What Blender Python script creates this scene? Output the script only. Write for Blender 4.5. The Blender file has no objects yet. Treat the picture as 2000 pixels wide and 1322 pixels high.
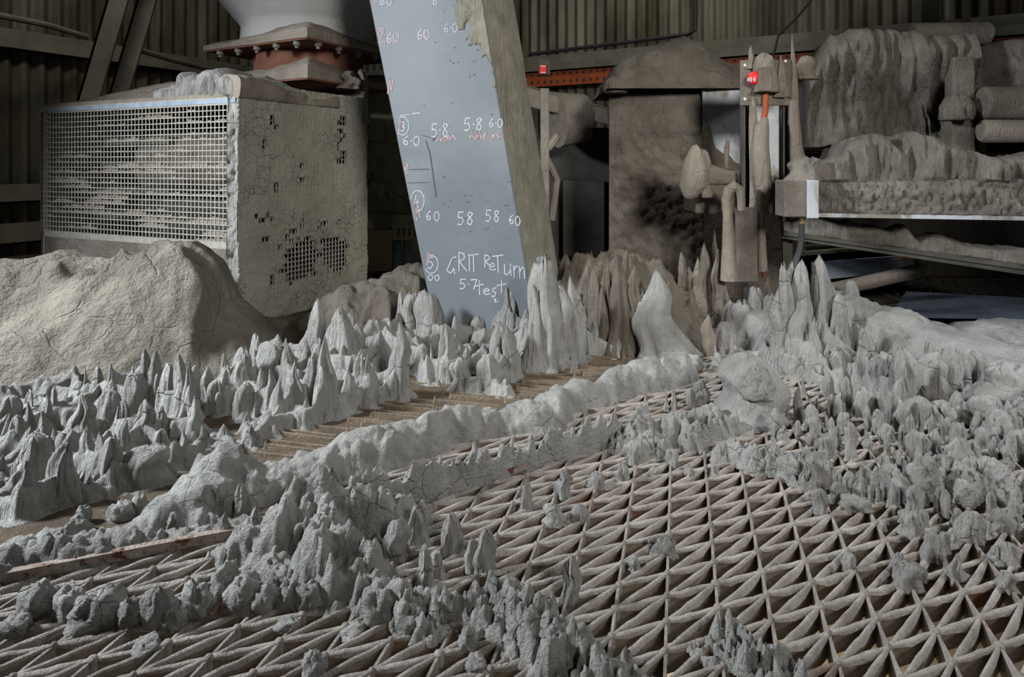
import bpy, math, random
import numpy as np
from mathutils import Matrix, Vector

# ------------------------------------------------------------------ camera, world, light, exposure
F, HZ, H = 1250.0, 320.0, 0.5          # focal length in px, horizon row, camera height above the deck
scene = bpy.context.scene
C = scene.collection
cam = bpy.data.cameras.new('camera'); cam.sensor_width = 36.0; cam.lens = 36.0*F/2000.0
cam.shift_y = -(661-HZ)/2000.0; cam.clip_start = 0.02; cam.clip_end = 60
cam_o = bpy.data.objects.new('camera', cam); C.objects.link(cam_o)
cam_o.location = (0, 0, H); cam_o.rotation_euler = (math.pi/2, 0, 0)
scene.camera = cam_o
scene.view_settings.view_transform = 'Standard'; scene.view_settings.look = 'None'
scene.view_settings.gamma = 1.0; scene.view_settings.use_curve_mapping = False
scene.view_settings.exposure = -0.22

world = bpy.data.worlds.new('world'); scene.world = world; world.use_nodes = True
bg = world.node_tree.nodes['Background']; bg.inputs[0].default_value = (0.95, 0.95, 1.0, 1); bg.inputs[1].default_value = 0.013

def area(name, loc, target, size, power, color):
    l = bpy.data.lights.new(name, 'AREA'); l.shape = 'RECTANGLE'; l.size, l.size_y = size
    l.energy = power; l.color = color
    o = bpy.data.objects.new(name, l); C.objects.link(o); o.location = loc
    o.rotation_euler = (Vector(target)-Vector(loc)).to_track_quat('-Z', 'Y').to_euler()
    return o
area('daylight_left_opening', (-2.0, 0.9, 1.25), (-0.4, 1.3, 0.1), (0.26, 0.26), 56, (0.86, 0.93, 1.0)).data.spread = 1.9
area('daylight_right_opening', (2.2, 0.9, 1.3), (1.2, 1.15, 0.05), (0.35, 0.35), 10, (0.84, 0.92, 1.0)).data.spread = 1.2
area('daylight_behind', (1.0, -1.3, 1.5), (0.25, 2.1, 0.62), (0.5, 0.5), 13.0, (1.0, 0.97, 0.92)).data.spread = 0.95
area('added_top_key', (0.1, 1.9, 2.3), (0.6, 1.35, 0.0), (0.22, 0.22), 7.5, (0.98, 0.97, 0.95)).data.spread = 1.5  # unseen key added overhead for crisp shading on the right-hand dust
area('added_back_wall_light', (0.9, 3.2, 2.9), (0.9, 4.6, 0.9), (1.2, 0.3), 13.0, (1.0, 0.97, 0.86)).data.spread = 2.2  # unseen lamp added to make the corrugated back wall visible
area('added_left_wall_light', (-1.5, 2.3, 2.5), (-2.5, 3.6, 0.9), (0.5, 0.3), 8.0, (1.0, 0.97, 0.86)).data.spread = 2.0  # unseen lamp added to brighten the left wall and its braces
area('under_deck_lamp', (0.25, 1.05, -0.09), (0.25, 1.06, -0.5), (0.5, 0.5), 2.8, (1.0, 0.88, 0.72))

# ------------------------------------------------------------------ helpers
rng = np.random.default_rng(7)
def hsh(ix, iy, iz, seed):
    n = (ix.astype(np.int64)*374761393 + iy.astype(np.int64)*668265263 + iz.astype(np.int64)*2246822519 + int(seed)*3266489917) & 0xffffffff
    n = ((n ^ (n >> 13))*1274126177) & 0xffffffff
    n = ((n ^ (n >> 16))*2654435761) & 0xffffffff
    return ((n ^ (n >> 15)) & 0xffffff)/float(0xffffff)
def vn(x, y, seed=0):
    x = np.asarray(x, float); y = np.asarray(y, float)
    xi = np.floor(x); yi = np.floor(y); fx = x-xi; fy = y-yi
    fx = fx*fx*fx*(fx*(fx*6-15)+10); fy = fy*fy*fy*(fy*(fy*6-15)+10)
    z = np.zeros_like(xi)
    a = hsh(xi, yi, z, seed); b = hsh(xi+1, yi, z, seed); c = hsh(xi, yi+1, z, seed); d = hsh(xi+1, yi+1, z, seed)
    return (a+(b-a)*fx)*(1-fy)+(c+(d-c)*fx)*fy
def vn3(x, y, zz, seed=0):
    x = np.asarray(x, float); y = np.asarray(y, float); zz = np.asarray(zz, float)
    xi = np.floor(x); yi = np.floor(y); zi = np.floor(zz)
    fx = x-xi; fy = y-yi; fz = zz-zi
    fx = fx*fx*(3-2*fx); fy = fy*fy*(3-2*fy); fz = fz*fz*(3-2*fz)
    def pl(k):
        a = hsh(xi, yi, zi+k, seed); b = hsh(xi+1, yi, zi+k, seed); c = hsh(xi, yi+1, zi+k, seed); d = hsh(xi+1, yi+1, zi+k, seed)
        return (a+(b-a)*fx)*(1-fy)+(c+(d-c)*fx)*fy
    return pl(0)*(1-fz)+pl(1)*fz
def fbm(x, y, seed=0, oct=4, gain=0.5):
    s = 0; a = 1; t = 0
    for k in range(oct):
        s = s+a*vn(x*2**k, y*2**k, seed+k*17); t += a; a *= gain
    return s/t
def fbm3(x, y, z, seed=0, oct=3):
    s = 0; a = 1; t = 0
    for k in range(oct):
        s = s+a*vn3(x*2**k, y*2**k, z*2**k, seed+k*13); t += a; a *= .5
    return s/t
def gp(px, py, z=0.0):                      # a photo pixel at height z -> plan position
    D = (H-z)*F/(py-HZ)
    return ((px-1000)/F*D, D)
def P(px, py, D):                           # a photo pixel at depth D -> 3D point
    return np.array([(px-1000)/F*D, D, H-(py-HZ)/F*D])
def zat(py, D): return H-(py-HZ)/F*D

def link(o, parent=None):
    C.objects.link(o)
    if parent is not None:
        o.parent = parent
        top = parent; loc = Vector(parent.location)
        while top.parent: top = top.parent; loc = loc if parent.type == 'MESH' else loc
        root = parent
        while root.parent: root = root.parent
        if parent is root: o.matrix_parent_inverse = Matrix.Translation(-Vector(root.location))
    return o
def mesh(name, V, Fc, mat, parent=None, smooth=True, angle=None):
    V = np.asarray(V, np.float32).reshape(-1, 3)
    me = bpy.data.meshes.new(name)
    if isinstance(Fc, np.ndarray):
        k = Fc.shape[1]; n = len(Fc)
        me.vertices.add(len(V)); me.vertices.foreach_set('co', V.ravel())
        me.loops.add(n*k); me.loops.foreach_set('vertex_index', Fc.astype(np.int32).ravel())
        me.polygons.add(n); me.polygons.foreach_set('loop_start', np.arange(n, dtype=np.int32)*k)
        me.update(calc_edges=True)
    else:
        me.from_pydata(V.tolist(), [], [list(f) for f in Fc]); me.update()
    me.validate()
    me.polygons.foreach_set('use_smooth', np.full(len(me.polygons), bool(smooth)))
    if smooth and angle: me.set_sharp_from_angle(angle=math.radians(angle))
    me.materials.append(mat)
    return link(bpy.data.objects.new(name, me), parent)
def tag(o, label, cat, group=None, kind=None):
    if label: o['label'] = label
    if cat: o['category'] = cat
    if group: o['group'] = group
    if kind: o['kind'] = kind
    return o
def thing(name, label, cat, loc=(0, 0, 0), group=None):
    o = bpy.data.objects.new(name, None); o.empty_display_size = .05; C.objects.link(o); o.location = loc
    return tag(o, label, cat, group)

class MB:
    def __init__(s): s.v = []; s.f = []; s.n = 0
    def add(s, V, Fc):
        V = np.asarray(V, float).reshape(-1, 3)
        s.v.append(V); s.f += [tuple(int(i)+s.n for i in f) for f in Fc]; s.n += len(V)
    def hexa(s, p):                       # 8 corners: 4 lower (ccw) + 4 upper
        s.add(p, [(3, 2, 1, 0), (4, 5, 6, 7), (0, 1, 5, 4), (1, 2, 6, 5), (2, 3, 7, 6), (3, 0, 4, 7)])
    def box(s, x0, x1, y0, y1, z0, z1):
        s.hexa([(x0, y0, z0), (x1, y0, z0), (x1, y1, z0), (x0, y1, z0), (x0, y0, z1), (x1, y0, z1), (x1, y1, z1), (x0, y1, z1)])
    def wallbox(s, A, B, z0, z1, t, z0b=None, z1b=None):      # upright slab whose front runs A->B in plan, thickness t away from camera
        A = np.array(A, float); B = np.array(B, float); d = B-A; n = np.array([-d[1], d[0]]); n = n/np.linalg.norm(n)*t
        z0b = z0 if z0b is None else z0b; z1b = z1 if z1b is None else z1b
        s.hexa([(*A, z0), (*B, z0b), (*(B+n), z0b), (*(A+n), z0), (*A, z1), (*B, z1b), (*(B+n), z1b), (*(A+n), z1)])
    def tube(s, pts, r, seg=8, cap=True):
        pts = [Vector(p) for p in pts]; n = len(pts); rr = r if hasattr(r, '__len__') else [r]*n
        ov = pts[-1]-pts[0]; up = Vector((0, 1, 0)) if abs(ov.z) > .5*ov.length else Vector((0, 0, 1)); base = []
        for i, p in enumerate(pts):
            t = (pts[min(i+1, n-1)]-pts[max(i-1, 0)]).normalized()
            a = t.cross(up)
            if a.length < .02: a = t.cross(Vector((1, 0, 0)))
            a.normalize(); b = t.cross(a)
            for k in range(seg):
                q = 2*math.pi*k/seg; base.append(tuple(p+(a*math.cos(q)+b*math.sin(q))*rr[i]))
        f = [(i*seg+k, i*seg+(k+1) % seg, (i+1)*seg+(k+1) % seg, (i+1)*seg+k) for i in range(n-1) for k in range(seg)]
        if cap: f += [tuple(range(seg))[::-1], tuple((n-1)*seg+k for k in range(seg))]
        s.add(base, f)
    def build(s, name, mat, parent=None, smooth=False, angle=35, bevel=0):
        o = mesh(name, np.concatenate(s.v), s.f, mat, parent, smooth, angle if smooth else None)
        if bevel:
            m = o.modifiers.new('bevel', 'BEVEL'); m.width = bevel; m.segments = 2; m.limit_method = 'ANGLE'
        return o
def lathe(cx, cy, prof, seg=40):
    V = []; n = len(prof)
    for (r, z) in prof:
        for k in range(seg):
            a = 2*math.pi*k/seg; V.append((cx+r*math.cos(a), cy+r*math.sin(a), z))
    f = [(i*seg+k, i*seg+(k+1) % seg, (i+1)*seg+(k+1) % seg, (i+1)*seg+k) for i in range(n-1) for k in range(seg)]
    return V, f
def rough(o, amp, freq, seed, stretch=1.0, cuts=0):       # lumpy displacement along normals of a finished mesh
    me = o.data; n = len(me.vertices); co = np.empty(n*3); me.vertices.foreach_get('co', co); co = co.reshape(-1, 3)
    no = np.empty(n*3); me.vertices.foreach_get('normal', no); no = no.reshape(-1, 3)
    d = fbm3(co[:, 0]*freq, co[:, 1]*freq, co[:, 2]*freq*stretch, seed, 4)-.5
    co = co+no*(d*2*amp)[:, None]; me.vertices.foreach_set('co', co.ravel()); me.update()
    return o

# ------------------------------------------------------------------ materials
def lin(c): return tuple(((x/255)/12.92 if x <= 10 else (((x/255)+.055)/1.055)**2.4) for x in c)+(1,)
def material(name, c1, c2, nscale=12, rough_=.92, metal=0.0, bump=((60, .5, 1.0), (300, .3, 1.0)), bdist=.004, c3=None, c3scale=5, c3lo=.55, c3hi=.65,
             crack=0.0, cscale=14, zstretch=1.0):
    m = bpy.data.materials.new(name); m.use_nodes = True
    nt = m.node_tree; N = nt.nodes; L = nt.links; N.clear()
    out = N.new('ShaderNodeOutputMaterial'); bs = N.new('ShaderNodeBsdfPrincipled'); L.new(bs.outputs[0], out.inputs[0])
    bs.inputs['Roughness'].default_value = rough_; bs.inputs['Metallic'].default_value = metal
    bs.inputs['Specular IOR Level'].default_value = .25
    tc = N.new('ShaderNodeTexCoord')
    mp = N.new('ShaderNodeMapping'); mp.inputs['Scale'].default_value = (1, 1, zstretch); L.new(tc.outputs['Object'], mp.inputs[0])
    def noise(sc, det=6, vec=mp):
        n = N.new('ShaderNodeTexNoise'); n.inputs['Scale'].default_value = sc; n.inputs['Detail'].default_value = det
        n.inputs['Roughness'].default_value = .6
        L.new(vec.outputs[0], n.inputs['Vector']); return n
    n1 = noise(nscale, 8)
    rp = N.new('ShaderNodeValToRGB'); rp.color_ramp.elements[0].position = .32; rp.color_ramp.elements[1].position = .68
    rp.color_ramp.elements[0].color = lin(c1); rp.color_ramp.elements[1].color = lin(c2); L.new(n1.outputs[0], rp.inputs[0])
    col = rp.outputs[0]
    if c3:
        n3 = noise(c3scale, 8); r3 = N.new('ShaderNodeValToRGB'); r3.color_ramp.elements[0].position = c3lo; r3.color_ramp.elements[1].position = c3hi
        L.new(n3.outputs[0], r3.inputs[0]); mx = N.new('ShaderNodeMix'); mx.data_type = 'RGBA'
        L.new(r3.outputs[0], mx.inputs[0]); L.new(col, mx.inputs[6]); mx.inputs[7].default_value = lin(c3); col = mx.outputs[2]
    L.new(col, bs.inputs['Base Color'])
    hsum = None
    def acc(sock, w):
        nonlocal hsum
        mu = N.new('ShaderNodeMath'); mu.operation = 'MULTIPLY'; L.new(sock, mu.inputs[0]); mu.inputs[1].default_value = w
        if hsum is None: hsum = mu.outputs[0]
        else:
            ad = N.new('ShaderNodeMath'); ad.operation = 'ADD'; L.new(hsum, ad.inputs[0]); L.new(mu.outputs[0], ad.inputs[1]); hsum = ad.outputs[0]
    for (sc, w, zs) in bump:
        if zs != 1.0:
            q = N.new('ShaderNodeMapping'); q.inputs['Scale'].default_value = (1, 1, zs); L.new(tc.outputs['Object'], q.inputs[0])
            acc(noise(sc, 5, q).outputs[0], w)
        else: acc(noise(sc, 6).outputs[0], w)
    if crack:
        wv = noise(9, 4); ms = N.new('ShaderNodeVectorMath'); ms.operation = 'SCALE'; ms.inputs['Scale'].default_value = .05
        L.new(wv.outputs['Color'], ms.inputs[0])
        av = N.new('ShaderNodeVectorMath'); L.new(mp.outputs[0], av.inputs[0]); L.new(ms.outputs[0], av.inputs[1])
        vo = N.new('ShaderNodeTexVoronoi'); vo.feature = 'DISTANCE_TO_EDGE'; vo.inputs['Scale'].default_value = cscale; L.new(av.outputs[0], vo.inputs['Vector'])
        vr = N.new('ShaderNodeValToRGB'); vr.color_ramp.elements[0].position = 0; vr.color_ramp.elements[1].position = .022
        L.new(vo.outputs['Distance'], vr.inputs[0])
        nm = noise(7, 2); nr = N.new('ShaderNodeValToRGB'); nr.color_ramp.elements[0].position = .5; nr.color_ramp.elements[1].position = .56
        L.new(nm.outputs[0], nr.inputs[0])
        mxx = N.new('ShaderNodeMath'); mxx.operation = 'MAXIMUM'; L.new(vr.outputs[0], mxx.inputs[0])
        inv = N.new('ShaderNodeMath'); inv.operation = 'SUBTRACT'; inv.inputs[0].default_value = 1; L.new(nr.outputs[0], inv.inputs[1]); L.new(inv.outputs[0], mxx.inputs[1])
        acc(mxx.outputs[0], crack)
    if hsum is not None:
        bp = N.new('ShaderNodeBump'); bp.inputs['Strength'].default_value = 1.0; bp.inputs['Distance'].default_value = bdist*2.3
        L.new(hsum, bp.inputs['Height']); L.new(bp.outputs[0], bs.inputs['Normal'])
    return m

M = {}
M['dust'] = material('pale_dust', (124, 122, 117), (158, 156, 151), 9, bump=((170, 1.1, .08), (420, .35, .3), (50, .5, 1)), bdist=.005, crack=.35, cscale=9)
M['dust_lump'] = material('crumbly_dust', (122, 120, 115), (160, 158, 153), 20, bump=((110, 1.0, 1), (350, .45, 1), (45, .7, 1)), bdist=.0045, crack=.3, cscale=24)
M['dust_warm'] = material('warm_dust', (110, 102, 91), (138, 129, 117), 8, bump=((140, .6, .12), (420, .25, .3), (40, .5, 1)), bdist=.005, crack=.25, cscale=9)
M['dust_mound'] = material('packed_dust', (98, 92, 82), (142, 135, 122), 5, bump=((9, 3.0, 1), (22, 1.2, 1), (70, .35, 1), (160, .3, 1), (420, .2, 1)), bdist=.012, crack=.25, cscale=7)
M['dust_brown_shaded'] = material('shaded_brown_heap_dust', (84, 77, 68), (110, 102, 91), 9, bump=((140, .6, .12), (420, .25, .3), (40, .5, 1)), bdist=.006)  # brown dust, darkened further: the heap's shade is put into the colour
M['rib'] = material('brown_rib_dust', (98, 86, 72), (128, 115, 98), 20, bump=((200, .8, 1),), bdist=.003)
M['coat'] = material('grating_dust_coating', (142, 133, 124), (186, 178, 169), 26, bump=((90, .8, 1), (240, .8, .5), (500, .4, 1)), bdist=.004, c3=(116, 82, 64), c3scale=5, c3lo=.60, c3hi=.70)
M['dust_drip'] = material('dripping_dust', (112, 105, 96), (152, 145, 135), 12, bump=((70, 1.4, .10), (160, 1.0, .2), (300, .5, .3)), bdist=.009)
M['dust_floor'] = material('brown_floor_dust', (66, 56, 45), (96, 83, 67), 14, bump=((90, .8, 1), (300, .4, 1)), bdist=.004)
M['dust_below'] = material('beige_dust_below', (178, 160, 134), (205, 190, 164), 10, bump=((60, .6, 1),), bdist=.004)
M['steel'] = material('dusty_grating_steel', (112, 104, 97), (158, 150, 142), 30, bump=((180, .8, .5), (500, .4, 1)), bdist=.003, c3=(104, 70, 52), c3scale=6, c3lo=.60, c3hi=.70)
M['steel_dark'] = material('brown_grating_steel', (92, 82, 72), (124, 112, 100), 30, bump=((180, .8, 1),), bdist=.002, c3=(98, 64, 46), c3scale=6, c3lo=.58, c3hi=.66)
M['frame_steel'] = material('rusty_frame_steel', (132, 116, 105), (172, 160, 150), 60, bump=((260, 1.0, 1),), bdist=.003, c3=(98, 62, 48), c3scale=40, c3lo=.55, c3hi=.6)
M['chute'] = material('grey_painted_steel', (88, 93, 97), (102, 106, 109), 3, rough_=.55, bump=((12, .3, 1), (300, .06, 1)), bdist=.002, c3=(112, 115, 116), c3scale=2.2, c3lo=.55, c3hi=.75)
M['chute_side'] = material('dusty_chute_side', (108, 104, 92), (136, 132, 118), 20, bump=((140, 1.0, .08), (40, .4, .2)), bdist=.006)
M['chalk'] = material('white_chalk', (170, 174, 178), (196, 200, 204), 200, bump=((800, .3, 1),))
M['chalk_pink'] = material('pink_chalk', (172, 146, 148), (190, 168, 168), 200, bump=((800, .3, 1),))
M['scratch'] = material('dark_scratch', (62, 66, 72), (76, 80, 86), 200, bump=())
M['sheet'] = material('galvanised_sheet', (64, 62, 54), (120, 118, 104), 5, rough_=.7, metal=.2, bump=((90, .3, .3),), bdist=.002, c3=(58, 48, 34), c3scale=2.0, c3lo=.46, c3hi=.62, zstretch=.25)
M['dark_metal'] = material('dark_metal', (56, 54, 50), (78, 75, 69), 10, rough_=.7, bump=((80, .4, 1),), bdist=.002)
M['beam'] = material('dusty_beam', (92, 88, 80), (112, 108, 98), 8, rough_=.8, bump=((120, .4, .2),), bdist=.002)
M['hopper'] = material('worn_hopper_steel', (136, 134, 132), (160, 158, 154), 4, rough_=.7, bump=((60, .3, 1),), bdist=.002, c3=(112, 78, 56), c3scale=4, c3lo=.58, c3hi=.66)
M['rust_flange'] = material('rust_red_steel', (92, 58, 46), (112, 74, 60), 12, bump=((120, .4, 1),), bdist=.002)
M['orange'] = material('orange_paint', (134, 66, 38), (158, 82, 50), 20, rough_=.7, bump=((200, .3, 1),), bdist=.001)
M['red'] = material('red_plastic', (190, 34, 40), (204, 44, 48), 50, rough_=.4, bump=())
M['sign_red'] = material('red_sign', (196, 40, 44), (206, 52, 52), 50, rough_=.6, bump=())
M['white'] = material('white_marking', (222, 220, 216), (232, 230, 228), 50, bump=())
M['screen_wire'] = material('dusty_wire', (132, 128, 119), (152, 148, 139), 40, bump=((300, .4, 1),), bdist=.002)
M['blue'] = material('faded_blue_paint', (110, 124, 140), (140, 148, 156), 20, bump=((200, .3, 1),), bdist=.002)
M['dark_blue'] = material('dark_blue_steel', (62, 68, 78), (78, 84, 94), 8, bump=((60, .3, 1),), bdist=.002)
M['bare_metal'] = material('bare_galvanised', (150, 154, 160), (182, 186, 190), 12, rough_=.5, metal=.3, bump=((120, .3, .2),), bdist=.002, c3=(124, 118, 108), c3scale=9, c3lo=.5, c3hi=.58, zstretch=.4)
M['crusted'] = material('crusted_dust', (108, 99, 89), (146, 138, 128), 7, bump=((130, 1.3, .45), (350, .5, 1), (35, .7, 1)), bdist=.005, c3=(96, 86, 76), c3scale=3.2, c3lo=.54, c3hi=.68)
M['plugged'] = material('plugged_mesh_dust', (136, 134, 120), (158, 156, 142), 6, bump=((70, .6, 1), (260, .4, 1)), bdist=.004, crack=1.0, cscale=40)
M['rubber'] = material('black_rubber', (44, 44, 45), (58, 58, 58), 20, rough_=.6, bump=())
M['brass'] = material('brass', (172, 146, 92), (190, 164, 108), 30, rough_=.4, metal=.7, bump=())
M['bolt'] = material('bright_bolt', (190, 188, 182), (206, 204, 198), 30, rough_=.4, metal=.6, bump=())
M['foil'] = material('silver_foil', (190, 192, 204), (214, 216, 226), 60, rough_=.25, metal=.9, bump=((120, .8, 1),), bdist=.003)
M['yellow_dust'] = material('olive_dust', (128, 124, 100), (150, 146, 120), 8, bump=((40, .8, 1), (150, .5, 1)), bdist=.006, crack=1.2, cscale=12)

# ------------------------------------------------------------------ dust builders
TT = [0, .10, .25, .42, .6, .75, .87, .95, 1.0]
SH = {'tooth': [1.45, 1.08, .92, .80, .62, .44, .27, .14, .02],
      'drop': [.25, .62, .95, 1.0, .92, .75, .5, .33, .08],
      'leaf': [1.05, .88, .95, 1.0, .93, .76, .52, .30, .04],
      'finger': [1.25, 1.0, .95, .93, .88, .78, .62, .42, .08],
      'needle': [1.7, 1.0, .72, .55, .40, .28, .17, .09, .02],
      'slab': [1.05, 1.0, .98, .93, .84, .72, .56, .42, .18],
      'stump': [1.15, 1.02, 1.0, .98, .95, .90, .80, .62, .20]}
def loft(bx, by, z0, tx, ty, tz, wx, wy, rot, seed, shape='tooth', rings=20, seg=26, flute=.30):
    t = np.linspace(0, 1, rings)**.9
    r = np.interp(t, TT, SH[shape])
    a = np.linspace(0, 2*math.pi, seg, endpoint=False)
    T, A = np.meshgrid(t, a, indexing='ij'); R = np.repeat(r[:, None], seg, 1)
    ca, sa = np.cos(A), np.sin(A)
    fl = (vn3(ca*2.2+9, sa*2.2+9, T*1.3, seed)-.5)*2*flute*1.5+(vn3(ca*5+9, sa*5+9, T*1.6, seed+5)-.5)*2*flute+(vn3(ca*10+20, sa*10+20, T*2.2, seed+8)-.5)*flute*1.1
    R = R*(1+fl)
    e = .8+.7*((seed*37) % 100)/100
    u = np.sign(ca)*np.abs(ca)**e*R*wx; v = np.sign(sa)*np.abs(sa)**e*R*wy
    c, s = math.cos(rot), math.sin(rot)
    bend = (vn(t*2.5, 0*t+seed, seed)-.5)*wx*.7*np.sin(t*math.pi)
    X = bx+(tx-bx)*T+u*c-v*s+bend[:, None]; Y = by+(ty-by)*T+u*s+v*c
    Z = z0+(tz-z0)*T+(vn3(ca*2+3, sa*2+3, T*3, seed+3)-.5)*(tz-z0)*.12*np.sin(T*math.pi)+(vn3(ca*2.6+13, sa*2.6+13, T*0, seed+6)-.5)*np.clip(T-.6, 0, 1)*(tz-z0)*(.55 if shape in ('slab', 'stump') else .2)
    V = np.stack([X, Y, Z], -1).reshape(-1, 3)
    f = [(i*seg+k, i*seg+(k+1) % seg, (i+1)*seg+(k+1) % seg, (i+1)*seg+k) for i in range(rings-1) for k in range(seg)]
    f.append(tuple((rings-1)*seg+k for k in range(seg))); f.append(tuple(range(seg))[::-1])
    return V, f
def spire(px, tipy, basey, w, shape='tooth', name='dust_spire', parent=None, mat='dust', depth=.62, seed=None, z0=-.004, lean=0, zbase=0.0, flute=.30):
    x, y = gp(px+lean, basey, zbase); tx = (px-1000)/F*y; tz = zat(tipy, y)
    seed = int(abs(px*31+tipy*17)) if seed is None else seed
    hw = w/2/F*y
    V, f = loft(x, y, zbase+z0, tx, y+.1*(tz-zbase)*(random.random()-.3), tz, hw, hw*depth, (random.random()-.5)*.9, seed, shape, flute=flute)
    return mesh(name, V, f, M[mat], parent, True)

def hfield(name, x0, x1, y0, y1, step, fn, mat, parent=None, cut=.0006, floor=-.004):
    nx = int((x1-x0)/step)+1; ny = int((y1-y0)/step)+1
    X, Y = np.meshgrid(np.linspace(x0, x1, nx), np.linspace(y0, y1, ny), indexing='ij')
    Z = fn(X, Y)
    on = Z > cut
    cell = on[:-1, :-1] | on[1:, :-1] | on[:-1, 1:] | on[1:, 1:]
    idx = np.arange(nx*ny).reshape(nx, ny)
    q = np.stack([idx[:-1, :-1], idx[1:, :-1], idx[1:, 1:], idx[:-1, 1:]], -1)[cell]
    Zf = np.where(on, Z, floor)
    V = np.stack([X, Y, Zf], -1).reshape(-1, 3)
    used = np.zeros(nx*ny, bool); used[q.ravel()] = True
    mp = np.cumsum(used)-1
    return mesh(name, V[used], mp[q], M[mat], parent, True)

def inpoly(X, Y, poly):
    ins = np.zeros(X.shape, bool); n = len(poly)
    for i in range(n):
        xa, ya = poly[i]; xb, yb = poly[(i+1) % n]
        c = ((ya > Y) != (yb > Y)) & (X < (xb-xa)*(Y-ya)/(yb-ya+1e-12)+xa)
        ins ^= c
    return ins
def segd(X, Y, a, b):
    dx, dy = b[0]-a[0], b[1]-a[1]; L2 = dx*dx+dy*dy+1e-12
    s = np.clip(((X-a[0])*dx+(Y-a[1])*dy)/L2, 0, 1)
    return np.hypot(X-a[0]-s*dx, Y-a[1]-s*dy), s

def crust_fn(nodes, seed, lmax=.082, wall=.0105, nn=3, tw=.92, sag=.40, prof=3.0):
    """nodes: list (x, y, h, r).  Spires joined to their neighbours by sagging webs, hollow between."""
    n = np.array(nodes)
    def fn(X, Y):
        wx = X+(fbm(X*26, Y*26, seed, 3)-.5)*.022+(vn(X*95, Y*95, seed+9)-.5)*.0085
        wy = Y+(fbm(X*26, Y*26, seed+50, 3)-.5)*.022+(vn(X*95, Y*95, seed+19)-.5)*.0085
        Z = np.zeros_like(X)
        x0, y0 = X[0, 0], Y[0, 0]; st = X[1, 0]-X[0, 0]
        def win(xa, xb, ya, yb):
            i0 = max(0, int((xa-x0)/st)-2); i1 = min(X.shape[0], int((xb-x0)/st)+3); j0 = max(0, int((ya-y0)/st)-2); j1 = min(X.shape[1], int((yb-y0)/st)+3)
            return slice(i0, i1), slice(j0, j1)
        done = set(); r_ = np.random.default_rng(seed)
        for i in range(len(n)):
            x, y, h, r = n[i]
            w = win(x-2*r, x+2*r, y-2*r, y+2*r)
            if 0 in X[w].shape: continue
            d = np.hypot(wx[w]-x, wy[w]-y)/r
            t = np.interp(d, [0, .22, .45, .68, .88, 1.05, 1.4], [1, .92, .76, .48, .22, .09, 0])
            Z[w] = np.maximum(Z[w], h*t)
            ds = np.hypot(n[:, 0]-x, n[:, 1]-y); order = np.argsort(ds)[1:nn+1]
            for j in order:
                if ds[j] > lmax or (min(i, j), max(i, j)) in done: continue
                done.add((min(i, j), max(i, j)))
                xb, yb, hb, rb = n[j]
                w = win(min(x, xb)-.05, max(x, xb)+.05, min(y, yb)-.05, max(y, yb)+.05)
                if 0 in X[w].shape: continue
                dd, s = segd(wx[w], wy[w], (x, y), (xb, yb))
                top = tw*(h*(1-s)**2.2+hb*s**2.2)+sag*min(h, hb)*(1-(2*s-1)**2)*(.5+.9*r_.random())
                ww = wall*(.75+.6*r_.random())
                k = np.clip(1-(dd/ww)**prof, 0, 1)
                k = np.maximum(k, .16*np.clip(1-dd/(2.0*ww), 0, 1))
                Z[w] = np.maximum(Z[w], top*k)
        Z = Z*(1+(fbm(X*30, Y*30, seed+3, 3)-.5)*.28)
        return Z
    return fn
def ridge_fn(pts, seed, ragged=.3, freq=40, prof=2.0, warp=.02, lump=.0):
    """pts: (x, y, height, halfwidth) along the crest"""
    def fn(X, Y):
        wx = X+(fbm(X*22, Y*22, seed)-.5)*warp*2; wy = Y+(fbm(X*22, Y*22, seed+31)-.5)*warp*2
        Z = np.zeros_like(X)
        for a, b in zip(pts[:-1], pts[1:]):
            d, s = segd(wx, wy, a, b)
            hh = a[2]+(b[2]-a[2])*s; ww = a[3]+(b[3]-a[3])*s
            Z = np.maximum(Z, hh*np.clip(1-(d/ww)**prof, 0, 1))
        n = .45*fbm(X*freq, Y*freq, seed+7, 4)+.55*(1-2*np.abs(fbm(X*freq*.9, Y*freq*.9, seed+17, 3)-.5)*2)
        Z = Z*(1-ragged+2*ragged*n)
        if lump:
            q = np.minimum(1, np.abs(fbm(X*freq*1.7, Y*freq*1.7, seed+77, 3, .55)-.5)*5); q2 = np.minimum(1, np.abs(fbm(X*freq*4, Y*freq*4, seed+87, 2)-.5)*4)
            Z = np.where(Z > .001, Z+((q-.6)*1.2+(q2-.6)*.35)*lump*np.clip(Z/.012, 0, 1), Z)
        return Z
    return fn
def ridge_px(pts, zref=0):
    out = []
    for (px, tipy, basey, hw) in pts:
        x, y = gp(px, basey); out.append((x, y, max(.004, zat(tipy, y)), hw))
    return out
def bbox(pts, m):
    a = np.array([(p[0], p[1]) for p in pts]); return a[:, 0].min()-m, a[:, 0].max()+m, a[:, 1].min()-m, a[:, 1].max()+m

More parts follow.
